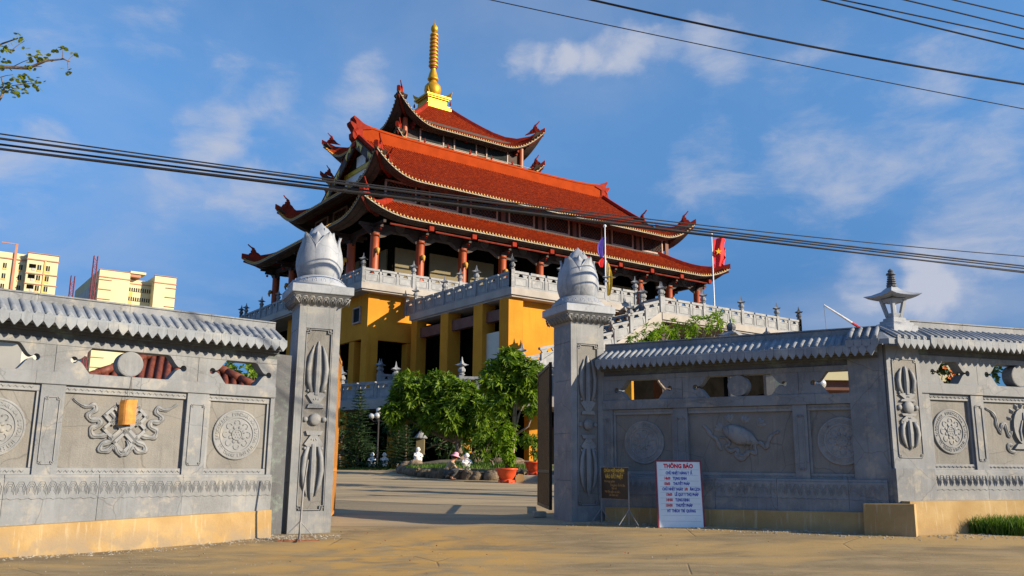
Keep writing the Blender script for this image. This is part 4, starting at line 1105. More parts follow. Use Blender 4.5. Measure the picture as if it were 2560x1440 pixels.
# gallery: columns, brackets, inner wall
m = MB(); m.box(-14.8, 14.8, -7.8, 7.8, 14.2, 21.9); m.build('inner_wall', 'painted_shade', tem)
for a0, a1 in ((-14.6, -12.6), (-11.4, -8.6), (-7.6, -5.), (5., 7.6), (8.6, 11.4)):
    m = MB(); m.box(a0, a1, -7.95, -7.82, 14.4, 18.6); m.build('wall_panel', 'cream_wall', tem)
for b0, b1 in ((-7., -4.), (-2., 1.)):
    m = MB(); m.box(-14.95, -14.82, b0, b1, 14.4, 18.6); m.build('wall_panel', 'cream_wall', tem)
m = MB(); m.lathe([(.42, 0), (.42, .25), (.34, .35), (.34, 4.4), (.36, 4.45)], 14); cm = m.mesh('column', 'column_orange', True)
m = MB(); m.ball((0, -.5, 3.1), .2, 8, 6); m.tube([(0, -.34, 3.1), (0, -.5, 3.15), (0, -.62, 2.9), (0, -.55, 2.65)], [.12, .17, .12, .05], 6); lm = m.mesh('wall_bracket_lamp', 'gold_tile', True)
m = MB()
m.box(-.26, .26, -.26, .26, 4.4, 4.75); m.box(-1.0, 1.0, -.12, .12, 4.75, 4.95); m.box(-.12, .12, -1.1, 1.0, 4.76, 4.96)
m.box(-1.35, 1.35, -.11, .11, 5.0, 5.2); m.box(-.11, .11, -1.55, 1.3, 5.01, 5.22); m.prism([(-1.3, 5.0), (-.3, 4.2), (-.25, 4.6), (-.9, 5.0)], -.08, .08); m.prism([(1.3, 5.0), (.3, 4.2), (.25, 4.6), (.9, 5.0)], -.08, .08)
br = m.mesh('eave_bracket', 'brown_wood')
m = MB(); m.ball((0, -.9, 4.6), .12, 6, 5); rb = m.mesh('knob', 'red_trim')
cols = [(-17.8 + 3.955 * k, -10.6) for k in range(10)] + [(-17.8, -10.6 + 4.1 * k) for k in range(1, 6)] + [(17.8, -10.6 + 4.1 * k) for k in range(1, 6)]
for i, (a, b_) in enumerate(cols):
    rz = 0 if i < 10 else (-math.pi / 2 if i < 15 else math.pi / 2)
    c = link(cm, 'column', tem, (a, b_, 14.2), rz); link(lm, 'dragon_lamp', c); link(br, 'eave_bracket', c); link(rb, 'knob', c)
m = MB(); m.box(-17.9, 17.9, -10.75, -10.45, 19.05, 19.45); m.build('gallery_beam', 'brown_wood', tem)
m = MB(); m.box(-17.95, -17.65, -10.4, 10.4, 19.06, 19.46); m.build('gallery_beam', 'brown_wood', tem)
m = MB(); m.box(17.65, 17.95, -10.4, 10.4, 19.06, 19.46); m.build('gallery_beam', 'brown_wood', tem)
m = MB(); m.box(-17.9, 17.9, -10.7, -7.85, 20.3, 20.4); m.box(-17.9, -14.85, -7.8, 10.6, 20.3, 20.4); m.build('gallery_ceiling', 'painted_shade', tem)
for k in range(9):
    a = -15.8 + 3.955 * k
    m = MB(); m.prism([(-1.75, 18.3), (-1.2, 18.5), (-.6, 18.85), (.6, 18.85), (1.2, 18.5), (1.75, 18.3), (1.75, 19.04), (-1.75, 19.04)], -.06, .06); m.build('carved_apron', 'brown_soffit', tem, loc=(a, -10.6, 0))
    m = MB(); m.at(0, -.16, 19.4, rx=R(90)); m.lathe([(.42, -.05), (.42, .04), (.3, .05), (.28, .02), (.001, .02)], 14); m.build('round_boss', 'brown_soffit', tem, loc=(a, -10.6, 0))
    m = MB(); m.box(-.2, .2, -.35, -.02, 19.12, 19.5); m.build('eave_clip', 'red_trim', tem, loc=(a + 1.9, -12.1, 0))
# gutter rods under the front eave
for k in range(9):
    a = -15.8 + 3.955 * k; m = MB(); m.tube([(a - 1.65, -12.3, 19.12), (a + 1.6, -12.3, 19.12)], .07, 5); m.build('gutter_rod', 'red_brown', tem)

# balustrades and decks
m = MB()
m.lathe([(.16, 0), (.18, .05), (.10, .1), (.20, .2), (.21, .3), (.12, .42), (.10, .46)], 8)
P = []; F = []
pr = [(.10, .46), (.34, .50), (.26, .58), (.10, .66), (.05, .80), (.015, 1.0)]
for r_, z in pr:
    for k in range(8):
        a = k * math.pi / 4; q = 1.15 if k % 2 == 0 else .72; P.append((r_ * q * math.cos(a), r_ * q * math.sin(a), z + (.07 if k % 2 == 0 and abs(r_ - .34) < .01 else 0)))
for j in range(len(pr) - 1):
    for k in range(8): F.append((j * 8 + k, j * 8 + (k + 1) % 8, (j + 1) * 8 + (k + 1) % 8, (j + 1) * 8 + k))
m.at(0, 0, 0); m.add(P, F); FIN = m.mesh('lantern_finial', 'stone_rail')
m = MB(); m.box(-.13, .13, -.13, .13, 0, 1.14, bev=.02); POST = m.mesh('baluster_post', 'stone_rail')
m = MB(); m.box(-.09, .09, -.09, .09, 0, .92, bev=.015); MID = m.mesh('baluster_post', 'stone_rail')
def panel_mesh(w):
    k = round(w, 2)
    if k not in _pan:
        m = MB(); m.box(-w / 2, w / 2, -.10, .10, .90, 1.06); m.build
        m.box(-w / 2, w / 2, -.05, .05, 0, .70); m.box(-w / 2, w / 2, -.08, .08, 0, .12)
        for sx in (-1, 1): m.box(sx * w * .28 - .12, sx * w * .28 + .12, -.05, .05, .70, .90, top=(.1, 0))
        e = w / 2 - .12
        for x0, x1, z0, z1 in ((-e, e, .16, .2), (-e, e, .62, .66), (-e, -e + .05, .2, .62), (e - .05, e, .2, .62)): m.box(x0, x1, -.075, .075, z0, z1)
        _pan[k] = m.mesh('baluster_panel', 'stone_rail')
    return _pan[k]
_pan = {}
def balustrade(p0, p1, z0, z1=None, every=3, parent=None, ends=(True, True), w0=1.35):
    """p0,p1 in the temple frame"""
    z1 = z0 if z1 is None else z1
    L = math.hypot(p1[0] - p0[0], p1[1] - p0[1]); n = max(1, round(L / w0)); w = L / n; ang = math.atan2(p1[1] - p0[1], p1[0] - p0[0])
    B_ = part('balustrade', parent, (p0[0], p0[1], 0)); B_.rotation_euler = (0, 0, ang)
    slope = (z1 - z0) / L
    for i in range(n + 1):
        z = lerp(z0, z1, i / n); big = i % every == 0 or i == n
        if (i == 0 and not ends[0]) or (i == n and not ends[1]): continue
        link(POST if big else MID, 'baluster_post', B_, (i * w, 0, z))
        if big: link(FIN, 'lantern_finial', B_, (i * w, 0, z + 1.14))
    pm = panel_mesh(w - .16)
    for i in range(n):
        z = lerp(z0, z1, (i + .5) / n); o = link(pm, 'baluster_panel', B_)
        o.matrix_local = Matrix.Translation(((i + .5) * w, 0, z)) @ Matrix(((1, 0, 0, 0), (0, 1, 0, 0), (slope, 0, 1, 0), (0, 0, 0, 1)))
    return B_
def deck(x0, x1, y0, y1, z0, z1, mat='concrete_slab'):
    m = MB(); m.box(x0, x1, y0, y1, z0, z1); m.box(x0 + .12, x1 - .12, y0 + .12, y1 - .12, z0 - .12, z0); return m.build('terrace_deck', mat, tem)
deck(-20., 20., -13.25, 13.25, 13.73, 14.2)
balustrade((-19.85, -13.1), (19.85, -13.1), 14.2); balustrade((-19.85, -13.1), (-19.85, 13.1), 14.2); balustrade((19.85, -13.1), (19.85, 13.1), 14.2); balustrade((-19.85, 13.1), (-6, 13.1), 14.2)
deck(-16.1, -5.3, -26.1, -13.3, 11.75, 12.2)
balustrade((-15.95, -25.95), (-5.5, -25.95), 12.2); balustrade((-15.95, -25.95), (-15.95, -12.6), 12.2)
deck(-5.2, 9.9, -28.2, -13.3, 11.05, 11.5)
balustrade((-5.05, -28.05), (9.75, -28.05), 11.5); balustrade((-5.05, -28.05), (-5.05, -26.3), 11.5); balustrade((9.75, -28.05), (9.75, -13.6), 11.5); balustrade((3.2, -20.5), (17.0, -20.5), 12.3)
deck(3.2, 17.4, -20.7, -13.5, 11.85, 12.3)
# stairs from the right terrace down to the left
n = 17
for k in range(n):
    a0 = -5.2 - k * .33; z = 11.5 - (k + 1) * .2
    m = MB(); m.box(a0 - .33, a0, -27.9, -26.2, z - .25, z); m.build('stair_step', 'concrete_slab', tem)
for y in (-28.05, -26.25):
    m = MB(); m.prism([(-5.2, 10.6), (-10.9, 7.2), (-10.9, 8.15), (-5.2, 11.6)], y - .1, y + .1); m.build('stair_string', 'concrete_slab', tem)
    balustrade((-5.2, y), (-10.8, y), 11.5, 8.15, every=2, w0=1.35)
m = MB(); m.box(-14., -10.8, -28.1, -26.2, 7.7, 8.1); m.build('stair_landing', 'concrete_slab', tem); balustrade((-13.9, -28.05), (-10.8, -28.05), 8.1, every=2)

# yellow lower storey
def ybox(name, x0, x1, y0, y1, z0, z1, mat='yellow_render'): m = MB(); m.box(x0, x1, y0, y1, z0, z1); return m.build(name, mat, tem)
ybox('wall', -18.1, -14.9, -12.34, -12.0, 10.25, 13.72); ybox('wall', -14.89, -5.3, -12.3, -12.0, 10.6, 13.7)
ybox('wall', -18.98, -18.7, -11.5, 2., 10.35, 13.72)
w_ = window(tem, -19.02, -10.75, 11.55, -math.pi / 2, False, .40, .76)
ybox('pillar', -19.0, -18.1, -12.4, -11.5, 5.1, 13.73)
for b_ in (-10.3, -6.1, -1.9, 2.3): ybox('pillar', -18.95, -18.1, b_, b_ + .9, 5.1, 10.3 if b_ < 2 else 13.7)
ybox('pillar', -15.7, -14.9, -12.4, -11.6, 5.1, 10.2)
# under the projecting terrace
ybox('pillar', -16.0, -14.9, -25.7, -24.7, 5.1, 11.63); ybox('pillar', -16.0, -15.0, -22.8, -21.75, 5.1, 11.63); ybox('pillar', -16.0, -15.0, -18.6, -17.6, 5.1, 11.63); ybox('pillar', -16.0, -15.2, -14.3, -13.5, 5.1, 11.63)
for b0, b1 in ((-24.7, -22.8), (-21.75, -18.6), (-17.6, -14.3)): ybox('beam', -15.7, -15.3, b0, b1, 10.4, 11.1, 'brown_beam')
ybox('side_panel', -15.65, -15.45, -24.7, -22.8, 5.1, 9.7, 'white_panel')
ybox('wall', -14.9, -5.4, -25.2, -24.9, 5.1, 11.62)
ybox('wall', -5.4, -5.1, -25.2, -13.4, 5.1, 11.0)
ybox('shade_wall', -17.5, -5.4, -8.2, -7.9, 5.1, 13.7, 'painted_shade'); ybox('shade_wall', -14.4, -14.1, -24.8, -8.3, 5.1, 11.6, 'painted_shade')
ybox('cream_pier', -13.0, -11.6, -8.9, -8.3, 5.1, 10.5, 'cream_wall')
ybox('shade_wall', -17., 19., -8.15, 12., 4.6, 13.7, 'painted_shade')
ybox('shade_wall', -5.0, 22., -23.6, -23.3, 1.0, 10.9, 'painted_shade'); ybox('shade_wall', 11.5, 22, -19, -18.7, 1.0, 11.8, 'painted_shade');  # walls coloured near-black in place of the shade behind the wall openings
for a in (-4.9, 8.9): ybox('pillar', a, a + .8, -27.7, -26.9, 1.0, 10.92, 'brown_wood' if a == -4.9 else 'yellow_render')
for a in (16.4,): ybox('pillar', a, a + .8, -20.3, -19.5, 1., 11.72)
# lower terrace with its fascia, and the ground storey block coloured near-black for shade
LT = [(-26, -6), (-25.5, -16), (-24.6, -20.3), (-23.2, -24.6), (-21.4, -28.9), (-17, -31.6), (-13, -31.6), (-13, -28.4), (-6, -28.4)]
m = MB(); m.prism(LT, 4.55, 5.1, 'xy'); m.build('terrace_deck', 'concrete_slab', tem)
for i in range(len(LT) - 1):
    if i >= 6: continue
    p, q = LT[i], LT[i + 1]; k = .985
    balustrade((p[0] * k, p[1] * k), (q[0] * k, q[1] * k), 5.1, every=3, ends=(True, i == 5))
balustrade((-18., -12.9), (-18., -4.), 6.7, every=4); m = MB(); m.box(-18.6, -5, -13.2, -8, 5.1, 6.7); m.build('upper_step', 'concrete_slab', tem)
balustrade((-18.2, -13.), (-14.8, -13.), 6.7, every=4)
m = MB(); m.prism([(-23.3, -7), (-22.4, -18), (-20.5, -25.5), (-16.5, -28.0), (-5.3, -27.6), (-5.3, -24), (21, -24), (21, -7)], 1.0, 4.55, 'xy'); m.build('shade_wall', 'painted_shade', tem)
LT2 = LT[:5] + [(-13, -31.6), (12, -31.)]
for i in range(len(LT2) - 1):
    p, q = LT2[i], LT2[i + 1]; L = math.hypot(q[0] - p[0], q[1] - p[1]); n = max(1, round(L / 4.4))
    for k in range(n if i < 5 else 0):
        t = k / n; x, y = lerp(p[0], q[0], t) * .955, lerp(p[1], q[1], t) * .955
        m = MB(); m.box(-.45, .45, -.45, .45, 1.0, 4.55); m.build('pillar', 'yellow_render', tem, loc=(x, y, 0), rz=math.atan2(q[1] - p[1], q[0] - p[0]))
# low flight with white parapets beside the court trees
m = MB(); m.prism([(-17.2, 5.1), (-12.4, 5.1), (-12.4, 9.2), (-13.0, 9.2), (-17.2, 6.6)], -28.9, -28.6); m.build('stair_string', 'stone_rail', tem)
balustrade((-17.2, -28.75), (-12.9, -28.75), 6.2, 8.4, every=2)

# ------------------------------------------------------------ flags on their poles
def flag(label, x, y, z0, z1, kind):
    T = thing('flagpole', label, 'flag', (x, y, 0)); m = MB(); m.tube([(0, 0, z0), (0, 0, z1)], [.06, .035], 8); m.build('pole', 'pole_white', T); m = MB(); m.ball((0, 0, z1 + .08), .11, 8, 6); m.build('knob', 'pole_white', T)
    if kind == 'red':
        P = []; F = []; nx, nz = 14, 9
        for j in range(nz + 1):
            for i in range(nx + 1):
                u, v = i / nx, j / nz
                sag = -.5 * u * u; x_ = .08 + .98 * u * (1 - .12 * v) + .05 * math.sin(9 * v + 3 * u); y_ = .18 * math.sin(8 * u + 1.5 * v) * u
                if u > .93: x_ -= .22 * abs(math.sin(j * 2.1))
                P.append((x_, y_, z1 - .25 - 2.15 * v * (1 - .05 * u) + .10 * math.sin(3 * u) ))
        for j in range(nz):
            for i in range(nx): q = j * (nx + 1) + i; F.append((q, q + 1, q + nx + 2, q + nx + 1))
        m = MB(); m.add(P, F); f = m.build('flag_cloth', 'flag_red', T, True)
        m = MB(); st = []
        for k in range(10): a = R(90 + 36 * k); r_ = .26 if k % 2 == 0 else .1; st.append((.42 + r_ * math.cos(a), z1 - 1.2 + r_ * math.sin(a)))
        m.prism(st, -.16, -.10); m.build('star', 'flag_yellow', f)
    else:
        segs = [('flag_blue', .7, 2.1, .5), ('flag_red', 2.1, 2.8, .42), ('statue_white', 2.3, 3.5, .16), ('flag_yellow', 2.5, 4.7, .40)]
        for mt_, a, b_, w in segs:
            P = []; F = []; nz = 8
            sx = 1 if mt_ in ('flag_yellow', 'statue_white') else -1
            for j in range(nz + 1):
                v = j / nz; ww = w * (.35 + .65 * math.sin(math.pi * min(.95, v * .9 + .08)))
                for i in range(4):
                    u = i / 3; P.append((sx * (.03 + ww * u) - (.25 * (v - .5) if sx < 0 else -.1 * v), .06 * math.sin(3.1 * i + 2 * v), z1 - lerp(a, b_, v)))
            for j in range(nz):
                for i in range(3): q = j * 4 + i; F.append((q, q + 1, q + 5, q + 4))
            m = MB(); m.add(P, F); m.build('flag_cloth', mt_, T, True)
def tw_(a, b_): c, s_ = math.cos(HA), math.sin(HA); return HX + a * c - b_ * s_, HY + a * s_ + b_ * c
x, y = tw_(-8.26, -26.0); flag('limp blue, red and yellow flag on a white pole, in front of the temple terrace', x, y, 12.2, 17.35, 'prayer')
x, y = tw_(.3, -27.9); flag('red flag with a yellow star flying on a white pole, right end of the temple', x, y, 11.5, 17.75, 'red')
# ------------------------------------------------------------ plants
def rosette(V, F, c, up, L, w, n, r_, droop=.35, spread=1.):
    up = up.normalized(); t = up.orthogonal().normalized(); b_ = up.cross(t); a0 = r_.uniform(0, 6.28)
    for k in range(n):
        a = a0 + 2 * math.pi * k / n + r_.uniform(-.25, .25); d = (t * math.cos(a) + b_ * math.sin(a)); el = r_.uniform(.05, .9) / spread
        dr = (d * math.cos(el) + up * math.sin(el)).normalized(); l = L * r_.uniform(.7, 1.15)
        s_ = dr.cross(up); s_ = s_.normalized() if s_.length > .05 else t
        m1 = c + dr * l * .45; e = c + dr * l + Vector((0, 0, -droop * l * r_.uniform(.2, 1.)))
        ww = w * r_.uniform(.8, 1.2); o = len(V)
        V += [tuple(c), tuple(m1 + s_ * ww + up * ww * .3), tuple(e), tuple(m1 - s_ * ww + up * ww * .3), tuple(m1 - up * ww * .2)]
        F += [(o, o + 1, o + 4), (o + 1, o + 2, o + 4), (o, o + 4, o + 3), (o + 4, o + 2, o + 3)]
def crown(blobs, L, w, n, dens, seed, droop=.35, hollow=.55):
    """blobs: (x,y,z,rx,ry,rz); dens rosettes per square metre of shell"""
    r_ = random.Random(seed); V = []; F = []; anchors = []
    for (x, y, z, rx, ry, rz) in blobs:
        N = int(dens * 4 * math.pi * ((rx * ry + ry * rz + rx * rz) / 3)); 
        for _ in range(N):
            d = Vector((r_.gauss(0, 1), r_.gauss(0, 1), r_.gauss(0, 1) + .15)).normalized(); k = r_.uniform(hollow, 1.08)
            if noise.noise(Vector((d.x * 1.7 + x * 3, d.y * 1.7 + z, d.z * 1.7 + y))) < -.22: k *= .8
            c = Vector((x + d.x * rx * k, y + d.y * ry * k, z + d.z * rz * k)); up = (d + Vector((0, 0, .7)))
            rosette(V, F, c, up, L, w, n, r_, droop); anchors.append(c)
    return V, F, anchors
def tree(name, label, cat, base, blobs, L, w, n, dens, seed, leaf, bark='bark', tr=.16, group=None, twigs=26, droop=.35, fork=.45, trunk_to=None):
    T = thing(name, label, cat, base, 0, group); B_ = Vector(base)
    V, F, an = crown([(x - B_.x, y - B_.y, z - B_.z, a, b_, c) for x, y, z, a, b_, c in blobs], L, w, n, dens, seed, droop)
    m = MB(); m.add(V, F); m.build('crown', leaf, T, kind='stuff')
    r_ = random.Random(seed + 1)
    cen = Vector((0, 0, 0))
    for b_ in blobs: cen += Vector(b_[:3]) - B_
    cen /= len(blobs); top = cen * 1. ; fk = Vector(trunk_to) - B_ if trunk_to else Vector((cen.x * .3, cen.y * .3, cen.z * fork))
    m = MB(); mid = fk * .5 + Vector((r_.uniform(-.08, .08), 0, 0)); m.tube([(0, 0, -.1), tuple(mid * .4), tuple(mid), tuple(fk)], [tr * 1.3, tr * 1.05, tr, tr * .8], 8); m.build('trunk', bark, T, True)
    for b_ in blobs:
        c = Vector(b_[:3]) - B_; q = fk.lerp(c, .5) + Vector((r_.uniform(-.2, .2), r_.uniform(-.2, .2), -.1))
        m = MB(); m.tube([tuple(fk - Vector((0, 0, .05))), tuple(q), tuple(c)], [tr * .6, tr * .42, tr * .15], 6)
        for _ in range(max(2, twigs // len(blobs))):
            e = r_.choice(an); 
            if (e - c).length < 1.6 * max(b_[3:]): s_ = fk.lerp(c, r_.uniform(.4, 1.)); m.tube([tuple(s_), tuple(s_.lerp(e, .5) + Vector((0, 0, -.05))), tuple(e)], [tr * .22, tr * .13, .012], 4)
        m.build('limb', bark, T, True)
    return T
Z1 = 1.12
tree('frangipani_tree', 'broad dark green frangipani tree in the middle of the gateway, over the squatting person', 'tree', (-2.2, 41.5, 1.1),
     [(-4.9, 42, 4.9, .95, .9, .95), (-3.5, 42, 5.2, .8, .9, .7), (-3.9, 41.8, 3.9, 1.0, .9, .8), (-2.4, 41.6, 4.6, 1., .9, .85), (-2.9, 41.3, 3.7, .9, .8, .7), (-5.6, 42, 3.9, .6, .6, .8), (-1.5, 41.2, 4.1, .8, .7, .8), (-2.0, 41.8, 3.1, .9, .8, .6)], .40, .058, 9, 14., 11, 'leaf_frangipani', tr=.17, twigs=40)
tree('frangipani_tree', 'bright green frangipani tree with a bare forked stem, beside the open brown gate leaf', 'tree', (.1, 36.4, 1.),
     [(-.1, 36, 5.75, .62, .6, .55), (-.7, 36, 5.0, .62, .6, .65), (.55, 36, 5.1, .8, .7, .65), (.0, 36, 4.35, .7, .6, .6), (.75, 36, 4.5, .6, .5, .55), (-.5, 36, 3.9, .5, .5, .5), (.2, 36, 5.3, .6, .5, .5), (.95, 35.8, 3.6, .3, .3, .22)], .40, .06, 9, 13., 12, 'leaf_frangipani', tr=.10, bark='bark_pale', twigs=30)
tree('frangipani_tree', 'yellow-green frangipani top showing above the shaded right wall', 'tree', (5.6, 27, .9),
     [(4.5, 26.4, 5.45, .6, .5, .34), (5.2, 26.6, 5.6, .6, .5, .34), (5.9, 26.8, 5.8, .45, .5, .34), (6.5, 26.5, 5.85, .35, .4, .45), (3.9, 26.4, 5.2, .4, .4, .3), (5.3, 26.4, 4.7, .5, .4, .3)], .24, .028, 8, 8., 13, 'leaf_bright', tr=.09, bark='bark_pale', twigs=50)
tree('shrub', 'round leafy shrub low on the planted island behind the red pot', 'shrub', (-.7, 35.2, 1.), [(-.9, 35.4, 2.3, .75, .6, .75), (-.3, 35.6, 2.7, .6, .5, .5), (-1.4, 35.8, 2.0, .6, .5, .5)], .30, .04, 8, 7., 14, 'leaf_frangipani', tr=.05)
tree('garden_tree', 'dark leafy tree behind the conifer, left side of the courtyard', 'tree', (-6., 48.5, 1.15), [(-6.2, 48.5, 3.6, 1.2, 1., 1.3), (-4.6, 48, 3.2, 1., 1., 1.2), (-3.2, 47, 2.8, 1., 1., 1.)], .3, .05, 8, 5., 15, 'leaf_dark', tr=.12)
tree('garden_tree', 'dark leafy tree at the left edge of the gateway view', 'tree', (-9.4, 48, 1.15), [(-9.3, 48.4, 3.0, 1.1, 1., 1.4), (-8.2, 48.6, 2.4, 1., 1., 1.), (-10.6, 48.4, 3.2, 1.1, 1., 1.3)], .3, .05, 8, 5., 16, 'leaf_dark', tr=.12)
# conifers: whorls of drooping needled boughs
def conifer(label, x, y, z, H, Rr, seed, mat, dens=1.):
    T = thing('conifer_tree', label, 'conifer', (x, y, z)); r_ = random.Random(seed)
    m = MB(); m.tube([(0, 0, -.1), (.02, 0, H * .5), (0, 0, H)], [.09, .06, .01], 7); m.build('trunk', 'bark', T)
    n = int(H / .17); V = []; F = []
    for k in range(n):
        h = H * (.14 + .86 * k / n); rr = Rr * (1 - (h / H)) ** .75 * r_.uniform(.8, 1.1) + .05; nb = 9
        for q in range(nb):
            a = 6.28 * q / nb + k * 1.1 + r_.uniform(-.2, .2); d = Vector((math.cos(a), math.sin(a), .25)).normalized(); L = rr * r_.uniform(.75, 1.1)
            ns = max(3, int(L / .08))
            for i in range(1, ns + 1):
                p = Vector((0, 0, h)) + d * L * i / ns + Vector((0, 0, -.10 * (i / ns) ** 2 * L)); s_ = Vector((-d.y, d.x, 0))
                for sg in (-1, 1):
                    e = p + s_ * sg * .14 * (1.2 - .6 * i / ns) + d * .08 + Vector((0, 0, r_.uniform(-.04, .05))); o = len(V); t = Vector((0, 0, .018)) + d * .02
                    V += [tuple(p - t), tuple(p + t), tuple(e)]; F.append((o, o + 1, o + 2))
                if r_.random() < .5: e = p + Vector((r_.uniform(-.05, .05), r_.uniform(-.05, .05), .12)); o = len(V); V += [tuple(p - s_ * .015), tuple(p + s_ * .015), tuple(e)]; F.append((o, o + 1, o + 2))
    m = MB(); m.add(V, F); m.build('boughs', mat, T, kind='stuff')
    return T
conifer('tall dark conifer left of the four-globe lamp post', -7.95, 45.5, Z1, 4.25, 1.35, 3, 'leaf_conifer')
conifer('low spreading conifer in front of the small stone lantern', -5.3, 44, Z1, 2.3, 1.0, 4, 'leaf_conifer')
conifer('dark conifer at the left edge of the gateway', -9.6, 44.2, Z1, 3.1, 1.1, 5, 'leaf_conifer')
conifer('dark conifer just right of the four-globe lamp post', -6.0, 46.4, Z1, 3.2, 1.0, 6, 'leaf_conifer')
# clipped shrubs along the far bed
r_ = random.Random(5)
for k in range(13):
    x = -9.4 + k * .42; y = 42.6 + r_.uniform(-.15, .25); rr = r_.uniform(.24, .36)
    V, F, an = crown([(0, 0, rr * .7, rr * 1.1, rr, rr)], .10, .022, 6, 46., 30 + k, .2)
    m = MB(); m.add(V, F); o = m.build('shrub', 'leaf_dark' if k % 3 else 'leaf_conifer', loc=(x, y, 1.18)); tag(o, 'low dark green shrub in the bed along the far side of the courtyard', 'shrub', 'low shrubs along the far bed')
m = MB(); P = [(-10.4, 42.3), (-5.1, 42.3), (-4.9, 43.3), (-4.6, 52), (-14, 52), (-14, 42.6)]; m.prism(P, 1.0, 1.2, 'xy'); m.build('flower_bed', 'earth', kind='structure')
def grass(name, pts, h, n, seed, w=.008, mat='grass'):
    r_ = random.Random(seed); V = []; F = []
    for _ in range(n):
        x, y, z = pts(r_); a = r_.uniform(0, 6.28); hh = h * r_.uniform(.4, 1.1); dx, dy = math.cos(a) * w, math.sin(a) * w; bx, by = r_.uniform(-.5, .5) * hh, r_.uniform(-.5, .5) * hh
        o = len(V); V += [(x - dx, y - dy, z), (x + dx, y + dy, z), (x + bx * .4 + dx * .7, y + by * .4 + dy * .7, z + hh * .6), (x + bx * .4 - dx * .7, y + by * .4 - dy * .7, z + hh * .6), (x + bx, y + by, z + hh)]
        F += [(o, o + 1, o + 2, o + 3), (o + 3, o + 2, o + 4)]
    m = MB(); m.add(V, F); return m.build(name, mat, kind='stuff')
g1 = grass('grass', lambda r_: (lambda a, k: (9.9 + 1.55 * k * math.cos(a), 16.3 + .55 * k * math.sin(a), zg(16.2, 9.) - .01))(r_.uniform(0, 6.28), r_.random() ** .5), .34, 7500, 1, .011); tag(g1, 'tuft of tall green grass at the foot of the sunlit right wall', 'grass')
g2 = grass('grass', lambda r_: (r_.uniform(-10, -4.9), r_.uniform(42.3, 43.2), 1.19), .12, 2600, 2, .012); tag(g2, 'strip of lawn along the far side of the courtyard', 'grass')
# planted island with its rock edging
ISL = [(-4.9, 41.8), (-4.75, 38.6), (-3.9, 36.2), (-2.9, 34.9), (-1.6, 34.1), (-.4, 34.), (.7, 34.4), (2.2, 35.4), (3., 38), (2.6, 43), (-3, 44)]
m = MB(); n = len(ISL); cx, cy = sum(p[0] for p in ISL) / n, sum(p[1] for p in ISL) / n
P = [(x, y, zg(y) - .1) for x, y in ISL] + [(x, y, zg(y) + .28) for x, y in ISL] + [(lerp(x, cx, .45), lerp(y, cy, .45), zg(y) + .5) for x, y in ISL] + [(cx, cy, 1.7)]
F = []
for k in range(n):
    k2 = (k + 1) % n; F += [(k, k2, n + k2, n + k), (n + k, n + k2, 2 * n + k2, 2 * n + k), (2 * n + k, 2 * n + k2, 3 * n)]
m.add(P, F); m.build('planted_island', 'earth', kind='structure')
g3 = grass('grass', lambda r_: (lambda a, k: (cx + 3.3 * k * math.cos(a), cy - .2 + 3.9 * k * math.sin(a), 1.28 + .25 * (1 - k)))(r_.uniform(0, 6.28), r_.random() ** .5), .16, 6000, 3, .014); tag(g3, 'ground cover growing on the planted island inside the gate', 'grass')
def rockmesh(seed):
    m = MB(); m.ball((0, 0, 0), 1., 11, 8); q = Vector((seed * 3.1, 0, 0))
    m.v = [tuple(Vector(p) * (1 + .38 * noise.noise(Vector(p) * 1.6 + q) + .12 * noise.noise(Vector(p) * 4 + q))) for p in m.v]; return m.mesh('rock', 'rock', True)
RM = [rockmesh(k) for k in range(4)]
r_ = random.Random(9); path = []
for k in range(len(ISL) - 3):
    a, b_ = ISL[k], ISL[k + 1]; L = math.hypot(b_[0] - a[0], b_[1] - a[1]); q = 0
    while q < L - .1:
        w = r_.uniform(.2, .36); t = (q + w) / L
        if t < 1.15: o = link(RM[r_.randrange(4)], 'rock', None, (lerp(a[0], b_[0], t), lerp(a[1], b_[1], t), zg(lerp(a[1], b_[1], t)) + .12), r_.uniform(0, 6)); o.scale = (w * 1.05, w * .9, r_.uniform(.2, .34)); tag(o, 'rough brown rock in the edging of the planted island', 'rock', 'rocks edging the planted island')
        q += 2 * w * .92
for (x, y, z, sx, sz, lb) in ((-4.3, 39.6, 1.25, .42, .42, 'upright brown boulder under the standing white statue'), (-1.55, 37.2, 1.65, .3, .34, 'pale grey rock beside the white monk statue'), (-.2, 36.8, 1.55, .9, .22, 'long flat boulder among fallen leaves on the island')):
    o = link(RM[1], 'boulder', None, (x, y, z)); o.scale = (sx, sx * .8, sz); tag(o, lb, 'boulder')

